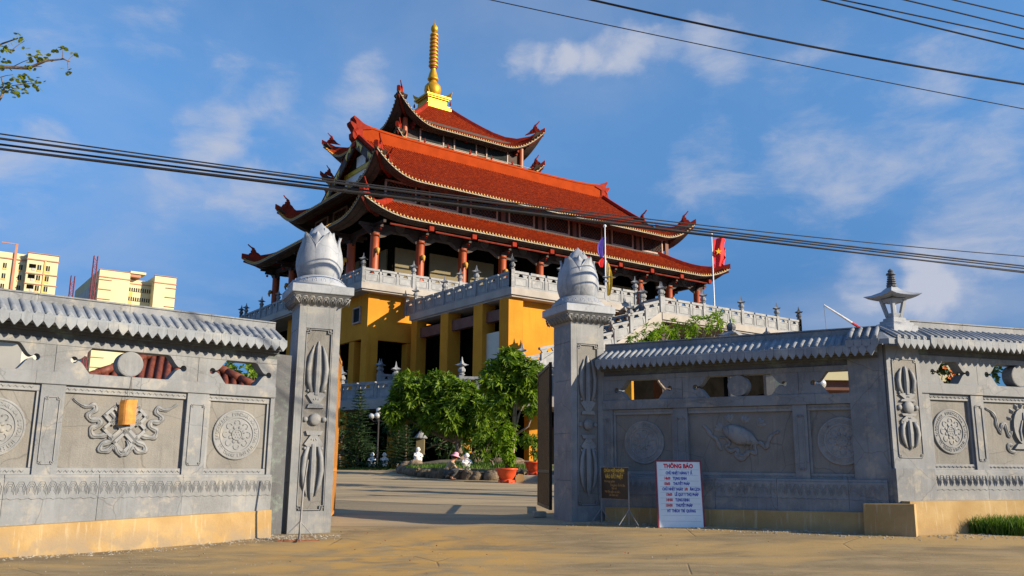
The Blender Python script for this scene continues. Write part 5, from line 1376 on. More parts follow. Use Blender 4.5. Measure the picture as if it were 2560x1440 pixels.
# ------------------------------------------------------------ statues, lantern, lamps
def statue(label, x, y, z, H, rz=0.):
    T = thing('statue', label, 'statue', (x, y, z), rz); s_ = H / 1.
    m = MB(); m.lathe([(.20 * s_, 0), (.235 * s_, .05 * s_), (.25 * s_, .2 * s_), (.24 * s_, .34 * s_), (.215 * s_, .48 * s_), (.19 * s_, .60 * s_), (.12 * s_, .68 * s_), (.07 * s_, .71 * s_)], 16)
    m.v = [(a, b_ * .85 - .02 * math.sin(c * 9), c) for a, b_, c in m.v]; m.build('robe', 'statue_white', T, True)
    m = MB(); m.ball((0, -.02, .84 * s_), .135 * s_, 12, 9, 1., 1.12); m.ball((0, -.15 * s_, .83 * s_), .025 * s_, 5, 4)
    for sx in (-1, 1): m.ball((sx * .135 * s_, -.02, .82 * s_), .03 * s_, 5, 5, .6, 1.6)
    m.build('head', 'statue_white', T, True)
    for sx in (-1, 1):
        m = MB(); m.tube([(sx * .19 * s_, 0, .58 * s_), (sx * .25 * s_, -.10 * s_, .42 * s_), (sx * .10 * s_, -.24 * s_, .42 * s_)], [.07 * s_, .075 * s_, .04 * s_], 7); m.build('arm', 'statue_white', T, True)
    m = MB(); m.tube([(-.2 * s_, -.05, .55 * s_), (-.05, -.19 * s_, .40 * s_), (.15 * s_, -.19 * s_, .2 * s_)], .02, 5); m.build('sash', 'statue_white', T, True)
    return T
statue('white stone monk statue that the squatting person faces', -1.72, 34.35, 1.2, .70, .3)
statue('white statue standing on the boulder at the left end of the island', -4.2, 39.7, 1.50, .72, .4)
statue('small white statue just left of the lamp post base', -7.13, 45.2, 1.3, .74)
statue('small white statue just right of the lamp post base', -6.5, 45.2, 1.3, .74)
T = thing('stone_lantern', 'small stone garden lantern with a pointed hat, behind the low conifer', 'lantern', (-4.6, 44.6, Z1))
m = MB(); m.lathe([(.24, 0), (.2, .1), (.12, .2), (.12, .75), (.26, .85)], 12); m.build('post', 'stone_rail', T)
m = MB(); m.box(-.2, .2, -.2, .2, .85, 1.62); m.build('fire_box', 'cream_wall', T)
m = MB(); m.lathe([(.33, 1.62), (.35, 1.66), (.22, 1.80), (.10, 1.94), (.05, 2.0), (.02, 2.40)], 12); m.build('hat_roof', 'stone_rail', T)
def lamp_post(label, x, y, z, zt, n=4):
    T = thing('garden_lamp', label, 'lamp post', (x, y, z), 0, 'globe lamp posts'); H = zt - z
    m = MB(); m.lathe([(.12, 0), (.12, .2), (.06, .3), (.045, H - .35), (.06, H - .3), (.05, H - .12)], 8); m.build('post', 'lamp_black', T)
    gl = [(0, 0, H + .06)] + [(.38 * math.cos(a), .38 * math.sin(a), H - .22) for a in (R(8), R(172), R(265))][:n - 1]
    for gx, gy, gz in gl:
        m = MB(); m.tube([(0, 0, H - .45), (gx * .7, gy * .7, H - .5), (gx, gy, gz - .17)], .02, 5); m.build('arm', 'lamp_black', T)
        m = MB(); m.ball((gx, gy, gz), .155, 14, 10); gb = m.build('globe', 'glass_globe', T, True); m = MB(); m.lathe([(.06, gz - .19), (.08, gz - .14)], 8); m.at(0, 0, 0); o = m.build('collar', 'lamp_black', gb, loc=(gx, gy, 0))
    return T
lamp_post('black lamp post with four clear globes in the courtyard, between the conifers', -6.85, 45, Z1, 4.1)
lamp_post('globe lamp showing through the left opening of the shaded wall', 3.0, 24, .5, 3.42, 1)
lamp_post('globe lamp showing through the right opening of the shaded wall', 8.62, 24, .5, 3.66, 1)
# stone posts with lantern tops just over the shaded wall
for x, zt, lb in ((6.33, 5.72, 'stone post with a lantern finial rising over the shaded wall, the taller of two'), (7.35, 5.48, 'stone post with a lantern finial rising over the shaded wall, the lower of two')):
    T = thing('lantern_post', lb, 'post', (x, 24.5, .5)); m = MB(); m.box(-.13, .13, -.13, .13, -.1, zt - 1.15 - .5, bev=.02); m.build('post', 'stone_dark', T); o = link(FIN, 'lantern_finial', T, (0, 0, zt - 1.15 - .5)); o.scale = (1.1, 1.1, 1.05); m = MB(); m.ball((0, 0, zt - .35 - .5), .14, 8, 6); m.build('orb', 'stone_dark', T)

# ------------------------------------------------------------ potted plants
def pot(label, x, y, z, r0, H, blobs, seed, leaf, L, w, dens, rim='pot_red'):
    T = thing('potted_plant', label, 'potted plant', (x, y, z))
    m = MB(); m.lathe([(r0 * .55, 0), (r0 * .62, .04), (r0 * .6, .12 * H), (r0 * .5, .16 * H), (r0 * .5, .24 * H), (r0 * .62, .30 * H), (r0 * .80, .55 * H), (r0 * .88, .86 * H), (r0, .9 * H), (r0, H), (r0 * .9, H), (r0 * .86, .9 * H), (.001, .9 * H)], 24); p = m.build('pot', 'pot_red', T, True)
    for k in range(4):
        a = k * math.pi / 2 + .4; m = MB(); m.box(-.07, .07, -.04, .04, 0, .1); m.build('foot', 'pot_red', p, loc=(r0 * .58 * math.cos(a), r0 * .58 * math.sin(a), 0), rz=a)
    m = MB(); m.lathe([(r0 * .85, H * .90), (r0 * .4, H * .94), (.001, H * .95)], 16); m.build('soil', 'soil', T)
    V, F, an = crown(blobs, L, w, 6, dens, seed, .3, .3); m = MB(); m.add(V, F); m.build('foliage', leaf, T, kind='stuff')
    m = MB(); r_ = random.Random(seed)
    for k in range(6): e = an[r_.randrange(len(an))]; m.tube([(0, 0, H * .9), (e.x * .4, e.y * .4, (e.z + H) / 2), tuple(e)], [.03, .02, .008], 5)
    m.build('stems', 'bark', T); return T
pot('tall bushy yellow-green shrub in the nearer red footed pot', -.14, 32.6, zg(32.6), .42, .52, [(0, 0, 1.75, .34, .34, .5), (.04, 0, 1.2, .30, .3, .45), (.1, 0, .8, .24, .24, .3), (-.12, 0, 1.5, .32, .3, .4)], 41, 'leaf_bright', .11, .034, 95.)
pot('spreading green plant in the farther red pot next to the gate leaf', .92, 33.8, zg(33.8) + .22, .40, .5, [(0, 0, 1.25, .55, .4, .3), (-.35, 0, 1.35, .35, .3, .3), (.3, 0, 1.1, .4, .3, .3), (.05, 0, .75, .3, .3, .2)], 42, 'leaf_frangipani', .2, .03, 20.)
m = MB(); m.box(.2, 3., 33.4, 36, zg(34) - .1, zg(33.8) + .21, bev=.03); m.build('step_slab', 'concrete_slab2', kind='structure')
m = MB(); m.prism([(-.14, 0), (.12, 0), (.2, .12), (.14, .28), (-.05, .30), (-.16, .16)], -.1, .1); o = m.build('ochre_stone', 'ochre_render', loc=(.34, 33.0, zg(33))); tag(o, 'small ochre stone block right beside the nearer red pot', 'stone')

# ------------------------------------------------------------ squatting person
def skinned(name, mat, parent, verts, edges, radii, sub=2):
    me = bpy.data.meshes.new(name); me.from_pydata(verts, edges, []); me.update(); me.materials.append(M[mat])
    o = link(me, name, parent); md = o.modifiers.new('skin', 'SKIN'); md.use_smooth_shade = True
    for i, r_ in enumerate(radii): me.skin_vertices[0].data[i].radius = r_ if isinstance(r_, tuple) else (r_, r_)
    me.skin_vertices[0].data[0].use_root = True
    s_ = o.modifiers.new('sub', 'SUBSURF'); s_.levels = sub; s_.render_levels = sub; return o
pz = zg(34)
per = thing('person', 'person in a tan shirt and pink brimmed hat, squatting beside the white statue', 'person', (-2.3, 33.85, pz), R(12))
V = [(-.17, 0, .30), (-.12, 0, .44), (-.02, 0, .58), (.05, 0, .66), (.10, 0, .74), (.15, -.0, .83), (.19, 0, .90)]
E_ = [(0, 1), (1, 2), (2, 3), (3, 4), (4, 5), (5, 6)]; Rd = [(.13, .11), (.12, .10), (.13, .11), (.09, .07), (.045, .045), (.085, .09), (.075, .08)]
def chain(a, pts, rs):
    for p, r__ in zip(pts, rs): V.append(p); Rd.append(r__); E_.append((a, len(V) - 1)); a = len(V) - 1
for s_ in (-1, 1):
    chain(0, [(-.13, s_ * .11, .27), (.08, s_ * .16, .36), (.27, s_ * .17, .44), (.14, s_ * .15, .24), (.02, s_ * .13, .09), (.06, s_ * .13, .045), (.20, s_ * .15, .03)], [.085, .085, .062, .052, .038, .035, .03])
    chain(3, [(.04, s_ * .14, .65), (.10, s_ * .20, .54), (.19, s_ * .20, .45), (.31, s_ * .14, .41), (.40, s_ * .09, .40)], [.05, .045, .038, .03, .024])
    w = len(V) - 1
    chain(w, [(.45, s_ * .085, .395)], [.026]); h_ = len(V) - 1
    for k, (dy, l) in enumerate(((-.028, .05), (-.01, .062), (.009, .058), (.026, .045))): chain(h_, [(.47 + .01, s_ * .085 + dy, .392), (.47 + l, s_ * .085 + dy * 1.2, .37)], [.009, .007])
    chain(w, [(.43, s_ * .055, .40), (.455, s_ * .035, .385)], [.010, .008])
skinned('body', 'skin', per, V, E_, Rd)
skinned('shirt', 'shirt', per, [(-.17, 0, .33), (-.12, 0, .44), (-.02, 0, .58), (.05, 0, .67), (.04, .14, .655), (.10, .20, .545), (.16, .205, .48), (.04, -.14, .655), (.10, -.20, .545), (.16, -.205, .48)],
        [(0, 1), (1, 2), (2, 3), (3, 4), (4, 5), (5, 6), (3, 7), (7, 8), (8, 9)], [(.15, .13), (.14, .12), (.155, .13), (.105, .085), .068, .062, .056, .068, .062, .056])
skinned('trousers', 'trousers', per, [(-.17, 0, .28), (-.13, .11, .27), (.08, .16, .36), (.28, .17, .45), (.14, .15, .24), (.03, .13, .12), (-.13, -.11, .27), (.08, -.16, .36), (.28, -.17, .45), (.14, -.15, .24), (.03, -.13, .12)],
        [(0, 1), (1, 2), (2, 3), (3, 4), (4, 5), (0, 6), (6, 7), (7, 8), (8, 9), (9, 10)], [(.15, .13), .105, .10, .078, .068, .055, .105, .10, .078, .068, .055])
m = MB(); m.at(.18, 0, .915, ry=R(14)); m.lathe([(.20, -.035), (.205, -.02), (.13, .01), (.11, .02), (.108, .07), (.085, .12), (.04, .14), (.001, .142)], 20); m.build('hat', 'hat_pink', per, True)
m = MB(); m.ball((.14, 0, .875), .098, 10, 8); m.build('hair', 'hair', per, True)
m = MB(); m.ball((.255, 0, .87), .018, 6, 5); 
m.build('nose', 'skin', per, True)
for s_ in (-1, 1): m = MB(); m.ball((.25, s_ * .035, .89), .011, 6, 5); m.build('eye', 'hair', per, True); m = MB(); m.box(-.03, .13, -.04, .04, 0, .05, bev=.015); m.build('shoe', 'lamp_black', per, loc=(.06, s_ * .14, .005))

# ------------------------------------------------------------ notice board, black sign, folded sheet, metal stand
nx, ny = (4.9, -2.9); na = math.atan2(ny, nx)
nb = thing('notice_board', 'white notice board with red and blue lettering leaning on the shaded wall', 'notice board', (2.95, 17.55, zg(17.55, 3.4)), R(-1))
tilt = R(-9)
def inclined(o): o.rotation_euler = (tilt, 0, 0); return o
BW, BH = .87, 1.29
m = MB(); m.box(0, BW, 0, .03, 0, BH); bo = inclined(m.build('board', 'board_white', nb))
m = MB()
for x0, x1, z0, z1 in ((-.03, BW + .03, -.03, 0), (-.03, BW + .03, BH, BH + .03), (-.03, 0, 0, BH), (BW, BW + .03, 0, BH)): m.box(x0, x1, -.008, .035, z0, z1)
m.build('frame', 'frame_maroon', bo)
def write(parent, txt, x, z, size, mat, xs=1., y=-.002, off=.002):
    me = textmesh(txt, size, mat, .0006, xs=xs, off=off); o = link(me, 'lettering', parent); o.matrix_local = Matrix.Translation((x, y, z)) @ Matrix.Rotation(R(90), 4, 'X'); return o
write(bo, 'THÔNG BÁO', BW * .5, 1.165, .115, 'ink_red', .86, off=.006)
rows = [[('CHỦ NHẬT HÀNG T  Ầ', .44, 'ink_blue')], [('14h00', .20, 'ink_red'), ('TỤNG KINH', .45, 'ink_blue')], [('15h00', .19, 'ink_red'), ('THUYẾT PHÁP', .48, 'ink_blue')], [('CHỦ NHẬT NGÀY', .30, 'ink_blue'), ('3/8', .565, 'ink_red'), ('ÂM LỊCH', .745, 'ink_blue')],
        [('13h00', .22, 'ink_red'), ('LỄ QUY Y THỌ PHÁP', .57, 'ink_blue')], [('14H00', .22, 'ink_red'), ('TỤNG KINH', .48, 'ink_blue')], [('15H00', .21, 'ink_red'), ('THUYẾT PHÁP', .51, 'ink_blue')], [('HT  THÍCH  TRÍ  QUẢNG', .45, 'ink_blue')]]
for i, rw_ in enumerate(rows):
    for t, x, mt_ in rw_: write(bo, t, x * 1., 1.04 - .106 * i, .076, mt_, .66, off=.0035)
for i in range(10):
    m = MB(); m.box(.05, BW - .04, -.0012, -.0004, 1.13 - .112 * i, 1.134 - .112 * i); m.build('ruled_line', 'ink_line', bo)

sg = thing('sign_stand', 'black sign with yellow lettering on two thin steel legs, before the right pillar', 'sign', (1.93, 18.7, zg(18.6, 2.2)), math.atan2(-.88, .46))
SL = .99
for k, x in enumerate((0, SL)):
    m = MB(); m.tube([(x, 0, .0), (x, 0, 1.06)], .016, 6); lg = m.build('leg', 'steel', sg)
    for a in (R(20), R(140), R(260)):
        m = MB(); m.tube([(x, 0, .30), (x + .22 * math.cos(a), .22 * math.sin(a), .01)], .010, 5); m.build('brace', 'steel', lg)
m = MB(); m.box(.02, SL - .02, -.012, .012, .50, 1.13); bd = m.build('board', 'board_black', sg)
m = MB(); 
for z0, z1 in ((.49, .50), (1.13, 1.145)): m.box(.0, SL, -.016, .016, z0, z1)
m.build('frame', 'steel', sg)
write(bd, 'CHÙA HUÊ NGHIÊM', SL / 2, 1.04, .095, 'ink_yellow', .86, -.0135, .002)
write(bd, 'VÀO ĐẤT PHẬT', SL / 2, .915, .105, 'ink_yellow', .86, -.0135, .003)
for t, x, z in (('Phải trang nghiêm', .33, .83), ('Trang phục cần kín đáo', .62, .755), ('Nếu nói', .5, .69), ('Nói điều ngắn, nói phải…', .45, .62), ('Xin thành tâm!', .48, .555)): write(bd, t, x, z, .068, 'ink_ochre', .8, -.0135, .0005)
m = MB(); m.box(.12, SL - .12, -.0135, -.012, 1.017, 1.021); m.build('ruled_line', 'ink_yellow', bd)

# folded tan sheet hung on a string from the rail of the left wall
dxl, dyl = 3.45, 3.05; LA = math.atan2(dyl, dxl)
fx, fy = -7.95 + math.cos(LA) * 1.93 + .0, 13.45 + math.sin(LA) * 1.93
fo = thing('hanging_sheet', 'folded tan sheet hanging on a string over the knot relief of the left wall', 'hanging sheet', (fx, fy, 2.02), LA)
P = []; F = []; nn = 10
for j in range(6):
    z = .415 * j / 5
    for i in range(nn + 1):
        u = i / nn; x = -.145 + .27 * u; y = -.055 - .05 * math.sin(math.pi * min(1, u * 1.25)) - .07 * (1 if u < .25 else 0) * 0 + (.05 - .2 * u if u < .25 else 0) - .012 * math.sin(j * 1.2)
        if u > .85 and j > 3: y += .01
        P.append((x + (.012 if j == 5 else 0), y, z + .02 * u))
for j in range(5):
    for i in range(nn): q = j * (nn + 1) + i; F.append((q, q + 1, q + nn + 2, q + nn + 1))
m = MB(); m.add(P, F); o = m.build('sheet', 'folder_tan', fo); sd = o.modifiers.new('thick', 'SOLIDIFY'); sd.thickness = .006
m = MB(); m.tube([(-.02, -.07, .42), (-.01, -.045, .62), (0, -.036, .82)], .0035, 4); m.tube([(.06, -.09, .43), (.02, -.05, .6), (0, -.036, .82)], .0035, 4); m.build('string', 'string', fo)

st = thing('metal_stand', 'thin metal pole stand with splayed feet in front of the left gate pillar', 'stand', (-3.75, 15.9, zg(15.9)), .2)
m = MB(); m.tube([(0, 0, 0), (.02, 0, .8), (.075, .03, 1.42)], [.024, .02, .018], 6); m.build('pole', 'steel', st)
for a in (R(10), R(95), R(185), R(275)):
    m = MB(); m.tube([(0, 0, .34), (.30 * math.cos(a), .30 * math.sin(a), .02)], .008, 5); m.build('brace', 'steel', st)
m = MB(); m.box(-.38, .36, -.02, .02, 0, .02); m.build('foot_bar', 'rust', st); m = MB(); m.box(-.02, .02, -.28, .34, .02, .035); m.build('foot_bar', 'rust', st)
m = MB(); m.box(.06, .3, .5, .54, .01, .03); m.build('foot_bar', 'rust', st)

# striped barrier arm far behind the wall
T = thing('barrier_arm', 'raised red and white striped arm sticking up behind the right wall', 'barrier', (17.3, 40, 1.1))
pts = [Vector((0, 0, 6.2)), Vector((-2.53, 0, 7.9))]
for k in range(6):
    a, b_ = pts[0].lerp(pts[1], k / 6), pts[0].lerp(pts[1], (k + 1) / 6); m = MB(); m.tube([tuple(a), tuple(b_)], [.09 - .01 * k, .08 - .01 * k], 7); m.build('stripe', 'barrier_red' if k in (1, 2) else 'barrier_white', T)
m = MB(); m.tube([(0, 0, 0), (0, 0, 6.25)], .12, 8); m.build('mast', 'pole_white', T); m = MB(); m.tube([(-2.53, 0, 7.9), (-2.45, 0, 5.2)], .01, 4); m.build('rope', 'string', T)

# ------------------------------------------------------------ tiled pavilion and trees behind the left wall
pv = thing('garden_pavilion', 'small pavilion with a brown clay tile roof, seen through the openings of the left wall', 'pavilion', (-9.45, 24, .34), R(20))
rx_, ry_, rz0, rz1, rg = 2.75, 2.3, 2.62, 3.98, .42
rt = part('roof', pv)
for sy in (-1, 1):
    n = 26
    for k in range(n):
        x = -rx_ + 2 * rx_ * (k + .5) / n; t1 = min(1., (rx_ - abs(x)) / (rx_ - rg)); 
        if t1 < .05: continue
        pts = [(x, sy * ry_ * (1 - t * t1), lerp(rz0, rz1, t * t1) + .04) for t in (0, .25, .5, .75, 1)]
        m = MB(); m.tube(pts, [.085, .078, .085, .078, .082], 7); m.build('tile_row', 'clay_tile', rt, True)
for sx in (-1, 1):
    for k in range(22):
        y = -ry_ + 2 * ry_ * (k + .5) / 22; t1 = (ry_ - abs(y)) / ry_
        if t1 < .05: continue
        m = MB(); m.tube([(sx * lerp(rx_, rg, t * t1), y, lerp(rz0, rz1, t * t1) + .04) for t in (0, .5, 1)], .082, 7); m.build('tile_row', 'clay_tile', rt, True)
    for sy in (-1, 1):
        for k in range(7):
            a, b_ = k / 7, (k + 1) / 7 + .02; m = MB(); m.tube([(sx * lerp(rx_, rg, t), sy * lerp(ry_, 0, t), lerp(rz0, rz1, t) + .12) for t in (a, b_)], [.125, .105], 9); m.build('hip_tile', 'clay_tile', rt, True)
m = MB(); m.tube([(-rg - .1, 0, rz1 + .12), (rg + .1, 0, rz1 + .12)], .12, 9); m.build('ridge_tile', 'clay_tile', rt)
m = MB(); m.add([(-rx_, -ry_, rz0), (rx_, -ry_, rz0), (rx_, ry_, rz0), (-rx_, ry_, rz0), (-rg, 0, rz1), (rg, 0, rz1), (-rx_, -ry_, rz0 - .1), (rx_, -ry_, rz0 - .1), (rx_, ry_, rz0 - .1), (-rx_, ry_, rz0 - .1)], [(0, 1, 5, 4), (2, 3, 4, 5), (1, 2, 5), (3, 0, 4), (9, 8, 7, 6), (0, 6, 7, 1), (1, 7, 8, 2), (2, 8, 9, 3), (3, 9, 6, 0)]); m.build('roof_bed', 'clay_tile', rt)
for sx in (-1, 1):
    for sy in (-1, 1): m = MB(); m.lathe([(.14, -.3), (.12, 2.6)], 10); m.build('post', 'red_brown', pv, loc=(sx * 2.1, sy * 1.6, 0))
tree('garden_tree', 'leafy green tree behind the left wall, in the opening nearest the gate pillar', 'tree', (-8.6, 28.6, .6), [(-8.7, 28.6, 4.25, 1.15, .9, .7), (-7.7, 28.8, 3.8, .9, .8, .6)], .2, .05, 7, 16., 51, 'leaf_frangipani', tr=.1)
tree('garden_tree', 'leafy green tree behind the disc opening of the left wall', 'tree', (-12.8, 31, .7), [(-12.6, 31, 4.9, 1., .9, .6), (-14.1, 30.5, 3.9, .5, .5, .4)], .2, .05, 7, 12., 52, 'leaf_dark', tr=.1)
tree('flowering_tree', 'flowering bush with orange blossom behind the opening right of the corner pier', 'bush', (10.8, 22.5, .4), [(10.3, 22.3, 3.9, .55, .5, .5), (11.2, 22.6, 4.0, .6, .5, .5), (12.4, 22.6, 3.9, .6, .5, .5)], .14, .04, 7, 18., 53, 'leaf_dark', tr=.07)
r_ = random.Random(3); V = []; F = []
for _ in range(60):
    c = Vector((10.3 + r_.uniform(-.5, 1.3), 21.95 + r_.uniform(-.1, .1), 3.95 + r_.uniform(-.4, .45))); rosette(V, F, c, Vector((0, -1, .3)), .075, .03, 6, r_, .1)
m = MB(); m.add(V, F); ft = [o for o in bpy.data.objects if o.name.startswith('flowering_tree')][0]; o = m.build('blossom', 'flower_orange', ft, kind='stuff'); o.location = (-10.8, -22.5, -.4)

# ------------------------------------------------------------ street tree whose outer twigs reach into the frame
TT = thing('street_tree', 'street tree whose thin leafy twigs reach in at the upper left corner', 'tree', (-9.3, 11.2, 0))
def tv(x, z, y=11.5): return Vector((x + 9.3, y - 11.2, z))
m = MB(); m.tube([(0, 0, -.1), (.05, 0, 1.5), (.0, .1, 3.4), (.4, .1, 5.0)], [.17, .14, .12, .10], 10); m.build('trunk', 'bark', TT, True)
lims = [[tv(-8.9, 5.0, 11.3), tv(-8.1, 6.3), tv(-7.42, 6.97), tv(-7.0, 6.95), tv(-6.75, 7.07), tv(-6.5, 7.10), tv(-6.40, 7.06)],
        [tv(-8.9, 5.0, 11.3), tv(-8.0, 5.6), tv(-7.5, 6.2), tv(-7.33, 6.5), tv(-7.3, 6.62), tv(-7.36, 6.8)],
        [tv(-8.9, 5.0, 11.3), tv(-8.5, 6.6, 11.7), tv(-7.9, 7.2), tv(-7.5, 7.3), tv(-7.2, 7.42)],
        [tv(-8.9, 5.0, 11.3), tv(-9.4, 6.5, 11.), tv(-10., 7.6, 10.8), tv(-10.3, 8.4, 10.6)], [tv(-8.9, 5.0, 11.3), tv(-8.9, 6.6, 10.6), tv(-8.7, 7.9, 10.)]]
for L_ in lims:
    n = len(L_); m = MB(); m.tube([tuple(p) for p in L_], [lerp(.06, .008, (i / (n - 1)) ** .5) for i in range(n)], 5); m.build('limb', 'bark', TT, True)
subs = [(-7.24, 6.96, -6.95, 7.11), (-6.98, 6.96, -6.8, 6.98), (-6.86, 7.02, -6.93, 7.13), (-6.52, 7.10, -6.53, 7.26), (-6.44, 7.07, -6.36, 7.17), (-6.44, 7.07, -6.42, 6.93), (-7.32, 6.55, -7.15, 6.64), (-7.2, 6.68, -6.8, 6.72), (-7.3, 7.2, -7.1, 7.38), (-7.4, 6.8, -7.2, 6.85)]
m = MB()
for a, b_, c, d in subs: m.tube([tuple(tv(a, b_)), tuple(tv((a + c) / 2, (b_ + d) / 2 + .01)), tuple(tv(c, d))], [.008, .006, .004], 4)
m.build('twigs', 'bark', TT)
r_ = random.Random(21); V = []; F = []
def leaves(cx, cz, n, s_, cy=11.5):
    for _ in range(n):
        p = tv(cx + r_.gauss(0, s_), cz + r_.gauss(0, s_ * .8), cy + r_.gauss(0, s_)); a = r_.uniform(0, 6.28); L = r_.uniform(.055, .085); d = Vector((math.cos(a), math.sin(a), r_.uniform(-.9, .1))).normalized(); s2 = d.cross(Vector((r_.uniform(-1, 1), r_.uniform(-1, 1), 1))).normalized() * L * .36
        o = len(V); V.extend([tuple(p), tuple(p + d * L * .3 + s2), tuple(p + d * L * .7 + s2 * .9), tuple(p + d * L), tuple(p + d * L * .7 - s2 * .9), tuple(p + d * L * .3 - s2)]); F.append((o, o + 1, o + 2, o + 3, o + 4, o + 5))
for cx, cz, n, s_ in ((-6.93, 7.14, 20, .06), (-6.85, 7.12, 9, .035), (-7.18, 7.40, 14, .055), (-7.3, 7.26, 12, .05), (-6.53, 7.27, 6, .02), (-6.60, 7.25, 3, .02), (-6.36, 7.17, 5, .025), (-6.41, 6.9, 6, .03), (-6.7, 7.12, 5, .025), (-6.98, 6.98, 9, .04),
                      (-7.1, 6.72, 26, .075), (-7.22, 6.68, 22, .07), (-7.12, 6.60, 14, .05), (-6.96, 6.75, 18, .055), (-6.78, 6.70, 10, .035), (-7.32, 6.62, 8, .04), (-7.38, 6.98, 8, .04), (-7.42, 7.1, 12, .05), (-7.0, 6.83, 6, .04), (-7.38, 7.25, 10, .05)): leaves(cx, cz, n, s_)
for _ in range(60):
    L_ = r_.choice(lims[2:]); i = r_.randrange(1, len(L_) - 1); p = L_[i]; cx, cz = p.x - 9.3 + r_.uniform(-1.2, -.2 if L_ is lims[2] else .3), p.z + r_.uniform(-.3, .8)
    if cx < -8.1: leaves(cx, cz, 22, .14, p.y + 11.2 + r_.uniform(-.6, .5))
m = MB(); m.add(V, F); m.build('leaves', 'leaf_street', TT, kind='stuff')

# ------------------------------------------------------------ overhead cables
def cable(label, a, mid, b_, r_=.017, grp='overhead cables', ext=1.):
    a, mid, b_ = Vector(a), Vector(mid), Vector(b_); t = (mid.xy - a.xy).length / (b_.xy - a.xy).length
    sag = mid.z - lerp(a.z, b_.z, t); k = sag / (t * (1 - t)); pts = []
    for i in range(41):
        u = -.9 + 2.8 * i / 40; p = a.lerp(b_, u); p.z = lerp(a.z, b_.z, u) + k * u * (1 - u); pts.append(tuple(p))
    m = MB(); m.tube(pts, r_ * 1.15, 6); o = m.build('overhead_cable', 'cable_black'); tag(o, label, 'cable', grp)
CB = [((-8.22, 13.0, 6.54), (-0.65, 16.39, 6.60), (14.1, 23.0, 7.18), .011, 'topmost thin cable of the long bundle crossing the temple'),
      ((-8.21, 13.0, 6.46), (-0.65, 16.3, 6.52), (13.82, 22.6, 6.81), .018, 'second cable from the top of the long bundle crossing the temple'),
      ((-8.26, 13.1, 6.40), (-0.65, 16.38, 6.475), (13.82, 22.6, 6.745), .016, 'third cable from the top of the long bundle crossing the temple'),
      ((-8.32, 13.2, 6.36), (-0.65, 16.51, 6.44), (13.94, 22.8, 6.70), .018, 'fourth cable, second lowest of the long bundle crossing the temple'),
      ((-8.12, 12.9, 6.25), (-0.64, 16.16, 6.36), (13.68, 22.4, 6.58), .016, 'lowest cable of the long bundle crossing the temple'),
      ((-0.46, 16.0, 10.71), (5.16, 16.95, 10.01), (11.41, 18.0, 9.32), .009, 'thin single cable slanting down across the upper right sky, lowest there'),
      ((1.19, 12.0, 8.4), (4.56, 12.48, 7.93), (8.29, 13.0, 7.55), .015, 'thick single cable above the thin one in the upper right sky'),
      ((4.74, 12.0, 8.43), (6.37, 12.25, 8.17), (8.04, 12.5, 7.91), .012, 'lowest of the four cables in the top right corner'),
      ((5.13, 12.2, 8.55), (6.6, 12.44, 8.38), (8.19, 12.7, 8.19), .010, 'second lowest of the four cables in the top right corner'),
      ((5.97, 12.0, 8.45), (6.98, 12.2, 8.33), (8.01, 12.4, 8.2), .010, 'third of the four cables in the top right corner'),
      ((6.9, 12.3, 8.63), (7.51, 12.44, 8.58), (8.17, 12.6, 8.53), .010, 'highest of the four cables in the top right corner')]
for a, c, b_, r_, lb in CB: cable(lb, a, c, b_, r_, 'cables of the long bundle' if a[0] < -5 else 'cables in the upper right sky')

# ------------------------------------------------------------ apartment blocks far behind
BA = R(90 - 54.3)
def bldg(label, x, y, L, D, zt, rows, fl=3.05):
    T = thing('apartment_block', label, 'apartment block', (x, y, 0), BA, 'apartment blocks beyond the left wall'); return T
def bx(T, name, x0, x1, y0, y1, z0, z1, mat, p=None): m = MB(); m.box(x0, x1, y0, y1, z0, z1); return m.build(name, mat, p or T)
T = bldg('cream apartment block with three ribbon window strips, the nearer to the temple', -137.5, 280, 0, 0, 0, 0)
zt = 64.6
bx(T, 'wing', 0, 9.6, 0, 46, 0, zt, 'tower_cream'); bx(T, 'wing', 17.2, 24.3, -1.5, 30, 0, zt - .2, 'tower_cream'); bx(T, 'core', 9.6, 17.2, 3., 30, 0, zt - 1.6, 'tower_cream')
bx(T, 'roof_canopy', 9.5, 14.5, -.3, 6, zt - .1, zt + .7, 'tower_cream'); bx(T, 'canopy_shade', 9.7, 13, .2, 5, zt - 1.2, zt - .2, 'tower_trim')
for x0, x1, y0 in ((-.25, 9.8, -.25), (17., 24.5, -1.75)):
    bx(T, 'cornice', x0, x1, y0, y0 + 1., zt - 2.6, zt - 2.3, 'tower_trim'); bx(T, 'parapet_cap', x0, x1, y0, y0 + 1., zt - .01, zt + .15, 'tower_trim')
bx(T, 'cornice', 9.6, 17.2, 2.75, 3, zt - 3.2, zt - 2.9, 'tower_trim')
for k in range(12):
    z = zt - 4.6 - 3.25 * k
    bx(T, 'sun_fin', -.3, 4., -.32, 0, z + 1.1, z + 1.25, 'tower_trim'); bx(T, 'sun_fin', 21., 24.6, -1.85, -1.5, z + .6, z + .75, 'tower_trim')
    s_ = bx(T, 'window_strip', 9.8, 17., 2.8, 2.95, z - 1.1, z + .15, 'glass_dark')
    for q in range(10): bx(T, 'mullion', 9.9 + q * .72, 10.15 + q * .72, 2.7, 2.8, z - 1.1, z + .15, 'tower_cream', s_)
    bx(T, 'spandrel', 9.7, 11.4, 2.9, 2.99, z - 3.0, z - 1.15, 'tower_ochre')
    for q in range(5): bx(T, 'side_bay', -.12, 0, 3 + q * 8.6, 7.4 + q * 8.6, z - 1.8, z + .6, 'tower_trim' if q == 0 else 'tower_grey')
bx(T, 'side_slab', -.6, 0, 9, 46, 0, zt - 4, 'tower_grey'); 
T = bldg('cream apartment block with paired windows, cut by the left edge of the picture', -137.3, 253.5, 0, 0, 0, 0)
zt = 62.4
